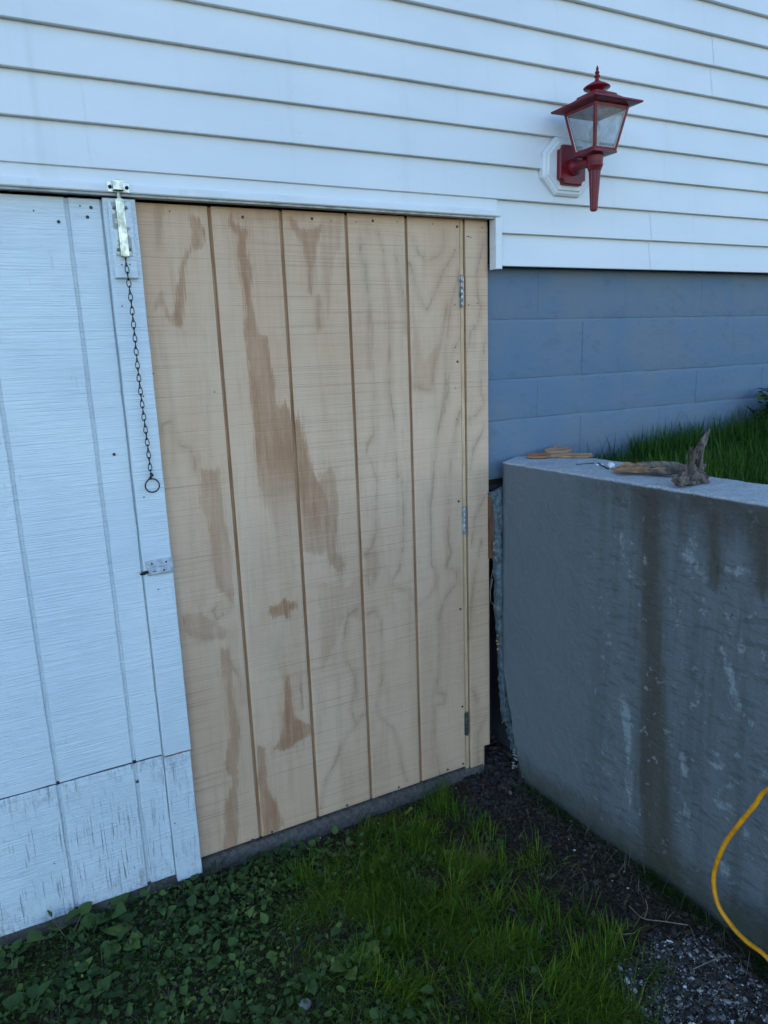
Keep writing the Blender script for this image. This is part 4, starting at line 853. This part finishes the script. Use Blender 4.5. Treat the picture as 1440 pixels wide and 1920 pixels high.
# ------------------------------------------------------------------ hose
hp=[]
pix=[((1440,1480),.95),((1415,1510),.945),((1390,1540),.94),((1362,1577),.935),((1345,1615),.93),((1338,1650),.925),((1346,1695),.92),((1370,1733),.915),((1400,1765),.91),((1440,1797),.905)]
core=[onX(u,v,x) for (u,v),x in pix]
pre=[core[0]+np.array([.02,-.55,-.50]),core[0]+np.array([.03,-.50,-.28]),core[0]+np.array([.02,-.38,-.02]),core[0]+np.array([.01,-.22,.11]),core[0]+np.array([.003,-.09,.075])]
post=[core[-1]+np.array([-.01,-.08,-.035]),core[-1]+np.array([-.03,-.2,-.075]),core[-1]+np.array([-.08,-.4,-.09]),core[-1]+np.array([-.2,-.7,-.085])]
hp=pre+core+post
for q in hp: q[2]=max(q[2],gz(q[0],q[1])+.007) if q is not None else q[2]
def catmull(P,n=8):
    out=[]
    for i in range(len(P)-1):
        p0,p1,p2,p3=P[max(i-1,0)],P[i],P[i+1],P[min(i+2,len(P)-1)]
        for t in np.linspace(0,1,n,endpoint=False): out.append(.5*((2*p1)+(-p0+p2)*t+(2*p0-5*p1+4*p2-p3)*t*t+(-p0+3*p1-3*p2+p3)*t**3))
    out.append(P[-1]); return out
b=MB(); b.tube(catmull(hp),.0060,12); o=b.build('hose',M_HOSE,smooth=True); tag(o,'yellow hose curving in an open loop against the retaining wall','hose')
# dark container at the frame corner
b=MB(); cx,cy=.98,-1.34; b.lathe([(.10,0),(.105,.004),(.118,.19),(.124,.192),(.124,.2),(.116,.2),(.104,.01)],(cx,cy,gz(cx,cy)-.002),32); o=b.build('dark_container',M_DARKBOX,autosmooth=40); tag(o,'smooth dark grey-green container cut off at the bottom right corner','container')

# ------------------------------------------------------------------ vegetation
def mesh_np(name,V,F,mat,tint,nper,smooth=True):
    me=bpy.data.meshes.new(name); me.vertices.add(len(V)); me.vertices.foreach_set('co',V.astype(np.float32).ravel())
    me.loops.add(F.size); me.loops.foreach_set('vertex_index',F.astype(np.int32).ravel()); k=F.shape[1]
    me.polygons.add(len(F)); me.polygons.foreach_set('loop_start',np.arange(0,F.size,k,dtype=np.int32)); me.polygons.foreach_set('loop_total',np.full(len(F),k,dtype=np.int32))
    me.polygons.foreach_set('use_smooth',np.full(len(F),smooth)); me.materials.append(mat); me.update(calc_edges=True)
    setattr_(me,'tint',np.repeat(tint,nper)); return me
def gzv(P,f=gz): return np.array([f(x,y) for x,y in P])
def blades(name,P,Z,length,width,lean,tint,mat,curl=1.2,yaw=None):
    n=len(P); yaw=rng.uniform(0,2*np.pi,n) if yaw is None else yaw; d=np.stack([np.cos(yaw),np.sin(yaw)],1); s=np.stack([-d[:,1],d[:,0]],1)
    T_=np.array([0,.33,.67,1.]); W_=np.array([.8,1.,.72,.06]); rows=[]
    ang0=lean*.35; cur=np.stack([P[:,0],P[:,1],Z-.004],1)
    for i,t in enumerate(T_):
        wv=(width*W_[i]/2)[:,None]
        l=cur.copy(); r_=cur.copy(); l[:,:2]-=s*wv; r_[:,:2]+=s*wv; rows+=[l,r_]
        a=np.clip(ang0+lean*curl*(i+.5)/3,0,2.2); st=(length/3)
        cur=cur+np.stack([d[:,0]*np.sin(a)*st,d[:,1]*np.sin(a)*st,np.cos(a)*st],1); cur[:,2]=np.maximum(cur[:,2],Z+.002)
    V=np.stack(rows,1).reshape(-1,3); base=np.arange(n)[:,None]*8
    q=np.array([[0,1,3,2],[2,3,5,4],[4,5,7,6]]); F=(base[:,None,:]+q[None]).reshape(-1,4)
    return mesh_np(name,V,F,mat,tint,8)
LT=[];  # leaf template
tt=np.array([0,.14,.34,.58,.8,1.]); ww=np.array([.02,.27,.42,.38,.22,.01])
def leaves(name,P,L,yaw,pitch,tint,mat,fold=.22,droop=.5,wid=1.):
    n=len(P); vs=[]
    for t,w_ in zip(tt,ww):
        for s_ in (-1,0,1):
            vs.append((t,s_*w_*.95,(abs(s_)*fold*w_)-droop*.5*t*t))
    TV=np.array(vs); V=TV[None]*L[:,None,None]*np.array([1,1,1]); V=V.copy(); V[:,:,1]*=(wid if np.isscalar(wid) else wid[:,None])
    roll=rng.uniform(-.5,.5,n); cr,sr=np.cos(roll)[:,None],np.sin(roll)[:,None]; y=V[:,:,1]*cr-V[:,:,2]*sr; z=V[:,:,1]*sr+V[:,:,2]*cr; x=V[:,:,0]
    cp,sp_=np.cos(pitch)[:,None],np.sin(pitch)[:,None]; x2=x*cp-z*sp_; z2=x*sp_+z*cp; cy_,sy=np.cos(yaw)[:,None],np.sin(yaw)[:,None]
    V=np.stack([x2*cy_-y*sy,x2*sy+y*cy_,z2],2)+P[:,None,:]
    q=[]
    for i in range(5):
        for k in (0,1): q.append([i*3+k,i*3+k+1,(i+1)*3+k+1,(i+1)*3+k])
    F=(np.arange(n)[:,None,None]*18+np.array(q)[None]).reshape(-1,4); return mesh_np(name,V.reshape(-1,3),F,mat,tint,18)
def nz(P,sc,seed): return np.array([fbm(x,y,sc,seed) for x,y in P])
def scatter(n,x0,x1,y0,y1): return np.stack([rng.uniform(x0,x1,n),rng.uniform(y0,y1,n)],1)
def wall_x(y): return .9465+.077*(-.04-y)
# --- lawn in front
def grass_w(P):
    x,y=P[:,0],P[:,1]; c=nz(P,3.2,31); c2=nz(P,9,17)
    w=np.clip((x+.16+.14*c)/.50,0,1)*.95+.12                           # lush to the right, sparse among weeds on the left
    w*=np.clip(.55+1.7*c+1.3*c2,.03,1.2)*np.clip((-y+.02)/.22,.35,1)
    edge=.745+.08*nz(P,6,3)+.04*nz(P,20,13)+.05*np.clip((-y-.3),0,1); edge=np.where(y>-.30,.66+.2*y+.05*c,edge)
    w*=np.clip((edge-x)/.11,0,1)
    w*=np.clip((-.035-y+.01*c2)/.05,0,1)
    gx=.62+.1*(y+1.0); w*=np.where(y<-.90,np.clip((gx-x)/.08,0,1),1)
    return w
P=scatter(230000,-1.3,1.0,-1.6,-.02); P=P[rng.random(len(P))<grass_w(P)]; P=P[:100000]
n=len(P); c=nz(P,4.,41); c3=nz(P,11,43)
Lh=(.020+.030*np.clip(.5+1.2*c+.6*c3,0,1.6))*rng.uniform(.5,1.4,n)*(.55+.45*np.clip((P[:,0]+.1)/.3,0,1)); tint=np.clip(.34+.7*c+.5*c3+rng.normal(0,.22,n)+.18*np.clip(P[:,0]/.7,0,1),0,.94); dry=rng.random(n)<.045; tint[dry]=rng.uniform(.95,1,dry.sum())
yaw=rng.uniform(0,6.28,n); flow=nz(P,2.3,8)*7; mk=rng.random(n)<.45; yaw[mk]=flow[mk]+rng.normal(0,.8,mk.sum())
o=link('lawn_grass',blades('lawn_grass',P,gzv(P),Lh,rng.uniform(.0008,.0018,n),rng.uniform(.5,2.3,n),tint,M_GRASS,yaw=yaw)); tag(o,'bright green lawn grass growing in front of the plywood door','grass',kind='stuff')
P=scatter(42000,-1.2,.74,-1.6,-.045); P=P[rng.random(len(P))<np.clip(.35+1.2*nz(P,5,91),.04,1)*np.clip((.70-P[:,0])/.05,0,1)]; n=len(P)
o=link('short_turf',blades('short_turf',P,gzv(P),rng.uniform(.012,.030,n),rng.uniform(.0010,.0020,n),rng.uniform(.6,1.9,n),np.clip(rng.normal(.40,.22,n),0,1),M_GRASS)); tag(o,'short fine turf filling in between the weeds and longer grass','grass',kind='stuff')
P=scatter(60000,-.05,.84,-1.5,-.05); w_=grass_w(P)*np.clip(.5+1.5*nz(P,7,19),.05,1); P=P[rng.random(len(P))<w_][:20000]; n=len(P)
o=link('bent_grass',blades('bent_grass',P,gzv(P)+.006,rng.uniform(.035,.080,n),rng.uniform(.0008,.0015,n),rng.uniform(1.2,1.9,n),np.clip(rng.normal(.66,.2,n),0,.96),M_GRASS,curl=.9)); tag(o,'long bent grass blades lying across the lawn','grass',kind='stuff')
# lush longer tufts
TF=[onZ(u,v,-.04)[:2] for u,v in [(835,1495),(820,1515),(850,1520),(905,1550),(870,1640),(1000,1700),(960,1760),(1080,1790),(1040,1840),(1120,1860),(900,1880),(980,1900),(1130,1800),(1010,1620),(1190,1900),(780,1720),(850,1790),(930,1690),(760,1840),(1060,1900),(1150,1900),(690,1640)]]+[tuple(p) for p in scatter(70,.05,.72,-1.15,-.15)]
Ps=[];Ls=[];Yw=[];Le=[];Ti=[]
for (x,y) in TF:
    k=rng.integers(30,90); r=np.abs(rng.normal(0,.036,k)); a=rng.uniform(0,6.28,k); Ps.append(np.stack([x+r*np.cos(a),y+r*np.sin(a)],1)); Ls.append(rng.uniform(.04,.10,k)); fy=fbm(x,y,2.3,8)*7; Yw.append(np.where(rng.random(k)<.6,fy+rng.normal(0,.6,k),a)); Le.append(np.clip(rng.normal(.95,.45,k),.1,1.9)); Ti.append(np.clip(rng.normal(rng.uniform(.45,.8),.14,k),0,.94))
P=np.concatenate(Ps); k=(P[:,1]<-.03)&(P[:,0]<.93)
o=link('grass_tufts',blades('grass_tufts',P[k],gzv(P[k]),np.concatenate(Ls)[k],rng.uniform(.0016,.003,k.sum()),np.concatenate(Le)[k],np.concatenate(Ti)[k],M_GRASS,yaw=np.concatenate(Yw)[k])); tag(o,'longer yellow-green grass tufts in the lawn','grass',kind='stuff')
# dark thin grass along the foot of the retaining wall
y=rng.uniform(-1.6,-.16,5200); r=np.abs(rng.normal(0,.022,5200)); P=np.stack([wall_x(y)-.006-r,y],1); kk=rng.random(5200)<np.clip(.55+nz(P,7,5)*1.2,.1,1); P=P[kk]; n=len(P)
o=link('wall_foot_grass',blades('wall_foot_grass',P,gzv(P),rng.uniform(.02,.055,n),rng.uniform(.0010,.0018,n),rng.uniform(.5,1.4,n),rng.uniform(0,.45,n),M_TALL,yaw=rng.normal(3.3,1.0,n))); tag(o,'thin dark grass and moss along the foot of the retaining wall','grass',kind='stuff')
# straw and dry stems
P=scatter(3600,-.95,1.0,-1.4,-.04); n=len(P)
o=link('dry_straw',blades('dry_straw',P,gzv(P)+.004,rng.uniform(.02,.07,n),rng.uniform(.0009,.0016,n),rng.uniform(1.35,1.6,n),rng.random(n)**2,M_STRAW,curl=.5)); tag(o,'scattered dry straw and dead stems lying on the soil','straw',kind='stuff')
# --- low weeds ground cover on the left
def weed_w(P):
    x,y=P[:,0],P[:,1]; c=nz(P,4,51); w=np.clip((.30-x+.15*c)/.40,0,1); w=np.maximum(w,.20*(x<.62)); near=np.clip((y+.42)/.25,0,1)
    w=w*np.clip(.36+.55*near+1.5*c,.03,1); w*=np.clip((-.03-y)/.02,0,1); return w
P=scatter(30000,-1.4,.85,-1.5,-.02); P=P[rng.random(len(P))<weed_w(P)][:8500]; n=len(P); Zg=gzv(P)+rng.uniform(.004,.034,n)
L=np.clip(rng.lognormal(-4.12,.38,n),.008,.036); c=nz(P,5,52); tint=np.clip(.42+.5*c+rng.normal(0,.2,n),0,1)
o=link('ground_cover_weeds',leaves('ground_cover_weeds',np.column_stack([P,Zg]),L,rng.uniform(0,6.28,n),rng.normal(.15,.45,n),tint,M_LEAF,wid=rng.uniform(.45,1.2,n))); tag(o,'dense small-leaved weeds covering the soil by the white door','weeds',kind='stuff')
P=scatter(26000,-1.3,.30,-1.5,-.03); P=P[rng.random(len(P))<np.clip(.55+1.2*nz(P,6,57),.05,1)*np.clip((.30-P[:,0])/.25,.0,1)][:12000]; n=len(P)
o=link('tiny_clover',leaves('tiny_clover',np.column_stack([P,gzv(P)+rng.uniform(.002,.014,n)]),rng.uniform(.004,.010,n),rng.uniform(0,6.28,n),rng.normal(.1,.4,n),np.clip(rng.normal(.5,.25,n),0,1),M_LEAF,wid=rng.uniform(.7,1.4,n))); tag(o,'tiny clover-like leaves carpeting the soil near the white door','clover',kind='stuff')
P=scatter(30000,-1.3,.05,-1.5,-.03); P=P[rng.random(len(P))<np.clip(.35+1.3*nz(P,5,58),.03,1)][:9000]; n=len(P)
o=link('sparse_grass',blades('sparse_grass',P,gzv(P),rng.uniform(.02,.055,n),rng.uniform(.0009,.0018,n),rng.uniform(.6,1.9,n),np.clip(rng.normal(.45,.22,n),0,1),M_GRASS)); tag(o,'thin grass blades coming up between the weeds by the white door','grass',kind='stuff')
# --- individual broad-leaved plants: leaves are parts
def leaf_part(name,parent,p,L,yaw,pitch,wid,tint,petiole=0.):
    d=np.array([math.cos(yaw)*math.cos(pitch*.6+.3),math.sin(yaw)*math.cos(pitch*.6+.3),math.sin(pitch*.6+.3)])*petiole
    me=leaves(name,np.array([[p[0]+d[0],p[1]+d[1],p[2]+d[2]]]),np.array([L]),np.array([yaw]),np.array([pitch]),np.array([tint]),M_LEAF,wid=wid,fold=.3,droop=.55)
    return link(name,me,parent),(p,(p[0]+d[0],p[1]+d[1],p[2]+d[2]))
plants=[((95,1745),5,.050,.045,1.15,'weed with one flower-like stalk leaning over the footing by the white door',.62),
 ((200,1700),6,.044,.016,1.25,'broad-leaved weed against the footing under the white door corner',.5),
 ((232,1760),5,.040,.012,1.2,'bright round-leaved weed just out from the white door',.78),
 ((60,1890),6,.042,.015,1.1,'broad-leaved weed at the bottom left corner of the lawn',.35),
 ((150,1830),5,.030,.012,1.1,'small dark weed in the lower left among the ground cover',.3),
 ((20,1800),5,.030,.012,1.1,'small weed at the left edge beside the footing',.5),
 ((490,1598),5,.030,.010,1.2,'clump of round weed leaves beside the footing below the first door groove',.35),
 ((545,1580),5,.028,.010,1.25,'weed with greyish leaves in front of the footing near mid door',.22),
 ((600,1585),5,.026,.010,1.2,'bright green weed touching the footing below the middle of the door',.6),
 ((655,1815),5,.032,.010,1.3,'bright weed rosette in the lower middle of the lawn',.85),
 ((690,1800),5,.036,.010,1.3,'large round-leaved weed in the lower middle of the lawn',.72),
 ((525,1655),4,.026,.010,1.1,'small upright weed amid the ground cover left of the grass',.5),
 ((720,1625),4,.026,.010,1.0,'pale yellowish weed leaf group in the middle of the grass',.95),
 ((925,1590),4,.024,.012,1.2,'small weed at the right edge of the grass by bare soil',.45),
 ((935,1650),4,.028,.012,1.2,'three-leaved weed at the right of the grass below the corner',.4),
 ((570,1840),5,.030,.012,1.0,'pointed-leaf weed above the pale stone',.5),
 ((400,1700),5,.024,.010,1.1,'dark weed in the middle of the left ground cover',.35),
 ((330,1790),5,.028,.010,1.1,'low weed beside the bare patch in the lower left',.4),
 ((800,1660),4,.026,.008,1.1,'dull green weed flat in the grass centre',.3),
 ((450,1830),5,.026,.010,1.1,'weed beside the bare soil in the lower left centre',.45)]
rp=random.Random(5)
for (u,v),nl,L,pe,wd_,lab,ti in plants:
    q=onZ(u,v,-.045); q[2]=gz(q[0],q[1])+.004; q[1]=min(q[1],-.04)
    pt=empty('broadleaf_weed',tuple(q)); tag(pt,lab,'weed'); a0=rp.uniform(0,6.28); sm=MB()
    for k in range(nl):
        yw=a0+2*math.pi*k/nl+rp.uniform(-.3,.3); pit=rp.uniform(.15,.6) if u>120 or u<50 else rp.uniform(.3,.9)
        _,(pa,pb)=leaf_part('leaf',pt,q,L*1.2*rp.uniform(.7,1.15),yw,pit,wd_*rp.uniform(.85,1.1),min(1,max(0,ti+rp.uniform(-.12,.12))),pe*rp.uniform(.7,1.6)+.006)
        sm.tube([(pa[0],pa[1],pa[2]-.006),pb],.0011,5)
    st=sm.build('stem',M_LEAF,pt); setattr_(st.data,'tint',[ti]*len(st.data.vertices))
# upright seedling with two stems leaning on the door
q0=onY(128,1764,-.06); st=MB(); tp1=onY(97,1720,-.045); tp2=onY(152,1716,-.04); pt=empty('seedling',tuple(q0)); tag(pt,'pale two-stemmed seedling rising in front of the white door bottom','seedling')
for tp in (tp1,tp2): st.tube([q0,(q0+tp)/2+np.array([0,-.004,.0]),tp],[.0013,.0011,.0009],5)
s_=st.build('stem',M_STRAW,pt); setattr_(s_.data,'tint',[.8]*len(s_.data.vertices))
leaf_part('leaf',pt,tp2,.045,.6,.5,.9,.6); leaf_part('leaf',pt,tp2,.04,2.4,.2,.9,.45); leaf_part('leaf',pt,tp1,.026,1.9,.7,.5,.5); leaf_part('leaf',pt,q0,.04,3.3,.25,.9,.7); leaf_part('leaf',pt,q0,.045,0.1,.3,.9,.6)
# --- raised lawn grass
P=scatter(60000,1.245,3.3,-1.9,.015); c=nz(P,3,61); dist=np.clip((P[:,0]-1.245)/.5,0,1)
keep=rng.random(len(P))<np.clip(.25+.6*dist+.5*c+.35*(P[:,1]<-.25),.05,1); P=P[keep][:34000]; n=len(P); dist=np.clip((P[:,0]-1.245)/.6,0,1)
LL=(.045+.075*dist*np.clip(.7+c[keep][:34000],.3,1.5))*rng.uniform(.5,1.35,n); t_=rng.random(n)<.06; LL[t_]*=1.5
o=link('tall_grass',blades('tall_grass',P,gzv(P,lz),LL,rng.uniform(.0018,.0036,n),rng.uniform(.1,1.0,n),np.clip(.4+.5*c[keep][:34000]+rng.normal(0,.2,n),0,1),M_TALL)); tag(o,'tall dark green grass on the raised ground behind the retaining wall','grass',kind='stuff')
P=scatter(2600,1.40,3.2,-.16,.012); c=nz(P,5,66); P=P[rng.random(2600)<np.clip((P[:,0]-1.30)/.7+c,.12,1)]; n=len(P)
o=link('wall_edge_grass',blades('wall_edge_grass',P,gzv(P,lz),rng.uniform(.07,.19,n)*np.clip(.6+(P[:,0]-1.3)*.45,.6,1.25),rng.uniform(.0022,.0042,n),rng.uniform(.05,.55,n),rng.uniform(0,.6,n),M_TALL)); tag(o,'taller grass blades standing against the blue foundation','grass',kind='stuff')
P=scatter(500,2.25,2.7,-.35,-.02); n=len(P); o=link('dark_bush_grass',leaves('dark_bush_grass',np.column_stack([P,gzv(P,lz)+rng.uniform(.02,.22,n)]),rng.uniform(.03,.06,n),rng.uniform(0,6.28,n),rng.normal(.4,.4,n),rng.uniform(0,.3,n),M_LEAF)); tag(o,'dark leafy growth by the foundation at the right edge','shrub')
# --- gravel, chips, stones
def rocks(name,P,Z,size,tint,mat,flat=1.):
    t=(1+5**.5)/2; ic=np.array([(-1,t,0),(1,t,0),(-1,-t,0),(1,-t,0),(0,-1,t),(0,1,t),(0,-1,-t),(0,1,-t),(t,0,-1),(t,0,1),(-t,0,-1),(-t,0,1)])/1.9; n=len(P)
    V=ic[None]*(1+.22*rng.standard_normal((n,12,1)))*np.stack([np.ones(n),rng.uniform(.45,1,n),rng.uniform(.3,.8,n)*flat],1)[:,None,:]
    a=rng.uniform(0,6.28,n); tl=rng.normal(0,.5,n); ct,st_=np.cos(tl)[:,None],np.sin(tl)[:,None]; y=V[:,:,1]*ct-V[:,:,2]*st_; z=V[:,:,1]*st_+V[:,:,2]*ct; x=V[:,:,0]; ca,sa=np.cos(a)[:,None],np.sin(a)[:,None]
    V=np.stack([x*ca-y*sa,x*sa+y*ca,z],2)*size[:,None,None]; V[:,:,0]+=P[:,0:1]; V[:,:,1]+=P[:,1:2]; V[:,:,2]+=(Z+size*.2)[:,None]
    F=(np.arange(n)[:,None,None]*12+np.array(ICF)[None]).reshape(-1,3); return mesh_np(name,V.reshape(-1,3),F,mat,tint,12,False)
P=scatter(9000,.55,1.02,-1.7,.11); x,y=P[:,0],P[:,1]; ww_=np.clip((x-(.62+.08*nz(P,6,3)))/.10,0,1)*(x<np.where(y<-.04,wall_x(y)+.01,1.02)); ww_*=np.where(y>-.1,(x>.79),1); P=P[rng.random(len(P))<ww_*.9]; n=len(P); c=nz(P,6,71)
sz=rng.lognormal(-5.25,.45,n)*(1+.5*(P[:,1]>-.25))*.95; o=link('dark_gravel',rocks('dark_gravel',P,gzv(P),np.clip(sz,.002,.016),np.clip(rng.beta(1.5,3.5,n)+.15*c,0,1),M_GRAVEL)); tag(o,'dark stone chips and mulch along the foot of the retaining wall','gravel',kind='stuff')
P=scatter(26000,.42,.95,-1.5,-.82); x,y=P[:,0],P[:,1]; c=nz(P,7,73); gx=.56+.14*(y+1.0); ww_=np.clip((x-gx+.05*c)/.05,0,1)*np.clip((-.875-y+.25*np.clip(x-.75,0,1)*0-.5*np.clip(x-.82,0,1)+.06*c)/.05,0,1)*(x<wall_x(y)-.05); P=P[rng.random(len(P))<ww_*.95]; n=len(P)
o=link('pale_gravel',rocks('pale_gravel',P,gzv(P)+.002,np.clip(rng.lognormal(-6.1,.55,n),.0009,.009),np.clip(rng.beta(1.2,1.7,n),0,1),M_CHALK)); tag(o,'pale grey crumbly gravel at the bottom right of the lawn','gravel',kind='stuff')
P=scatter(1500,-1.2,.7,-1.6,-.05); n=len(P); o=link('soil_crumbs',rocks('soil_crumbs',P,gzv(P),np.clip(rng.lognormal(-5.7,.5,n),.0015,.010),rng.beta(1.3,3.5,n),M_GRAVEL)); tag(o,'small crumbs of soil and stone among the weeds','soil',kind='stuff')
def stone(u,v,s,mat,lab,seed,flat=.8,ang=None,z=-.045):
    q=onZ(u,v,z); g_=gz(q[0],q[1]); vs=rock_v((0,0,0),s,seed,flat)
    me=mesh('stone',vs,ICF,mat); me2=me; o=link('stone',me); md=o.modifiers.new('s','SUBSURF'); md.levels=md.render_levels=1; o.location=(q[0],q[1],g_+s*.25); tag(o,lab,'stone')
stone(570,1876,.022,M_STONE,'pale elongated stone lying in the weeds at the bottom centre-left',21)
stone(548,1592,.016,M_STONE,'grey stone half hidden by weeds beside the footing',22)
stone(1385,1745,.013,M_DARKBOX,'dark stone below the yellow hose',23)
stone(1160,1635,.013,M_GRAVEL,'dark flat stone at the foot of the retaining wall, midway',25)
for i,(u,v,s,lab) in enumerate([(1066,1577,.0045,'white pebble on the dark chips near the wall middle'),(1010,1622,.005,'pale pebble at the edge of the grass'),(1077,1598,.006,'yellowish pebble on the dark chips below the white one'),(1177,1668,.006,'angular pale pebble right of the grass edge'),(1148,1654,.0035,'tiny white pebble upper of two near the wall foot'),(1170,1638,.0035,'tiny white pebble by the flat dark stone'),
   (1161,1744,.0035,'tiny white pebble in the sparse grass'),(1244,1860,.006,'white pebble at the left of the pale gravel'),(1345,1834,.006,'white pebble at the top of the pale gravel'),(1186,1832,.005,'white pebble where grass meets pale gravel'),(465,1690,.005,'white pebble amid the weeds left of the grass'),(558,1735,.006,'white pebble in the grass left of centre'),
   (600,1483+80,.0045,'white speck of stone on the footing edge'),(765,1485,.004,'white pebble on the footing under the fourth board'),(855,1478,.004,'white pebble near the grass tuft by the door'),(893,1442,.004,'white pebble by the jamb foot')]):
    stone(u,v,s,M_WSTONE,lab,40+i,.9)
P=scatter(2600,-1.2,1.0,-1.5,-.03); x=P[:,0]; cc=nz(P,5,77); P=P[rng.random(len(P))<np.clip(.12+.5*(x>.66)+.6*cc,.02,.9)]; n=len(P); o=link('leaf_litter',leaves('leaf_litter',np.column_stack([P,gzv(P)+.006]),rng.uniform(.008,.026,n),rng.uniform(0,6.28,n),rng.normal(.05,.3,n),rng.random(n)**1.5,M_LITTER,wid=rng.uniform(.4,1.,n))); tag(o,'dead brown leaf scraps lying on the soil and stone chips','leaf litter',kind='stuff')
# larger rocks in the corner behind the jamb
P=scatter(420,.885,1.02,-.16,.12); n=len(P); o=link('corner_rubble',rocks('corner_rubble',P,gzv(P)+.004+.10*np.clip(P[:,1]+.02,0,.14),rng.uniform(.006,.017,n),rng.beta(1.5,3,n),M_GRAVEL)); tag(o,'dark rubble in the corner between jamb and retaining wall','rubble',kind='stuff')
b=MB(); 
for i,pts in enumerate([[(1180,1700),(1205,1722),(1240,1728),(1290,1735)],[(1300,1815),(1330,1800),(1352,1790)],[(1208,1722),(1214,1705),(1210,1690)],[(1320,1775),(1345,1795)],[(1140,1745),(1165,1752),(1190,1750)]]):
    P3=[]
    for u,v in pts: q=onZ(u,v,-.04); P3.append((q[0],q[1],gz(q[0],q[1])+.010+.003*(i%2)))
    bb=MB(); bb.tube(catmull([np.array(p) for p in P3],4),.0013,5); o=bb.build('twig',M_WEB); tag(o,['long thin twig on the dark chips by the hose','short twig above the pale gravel','curled twig end beside the long twig','short twig lying just left of the hose base','thin twig at the right edge of the sparse grass'][i],'twig')
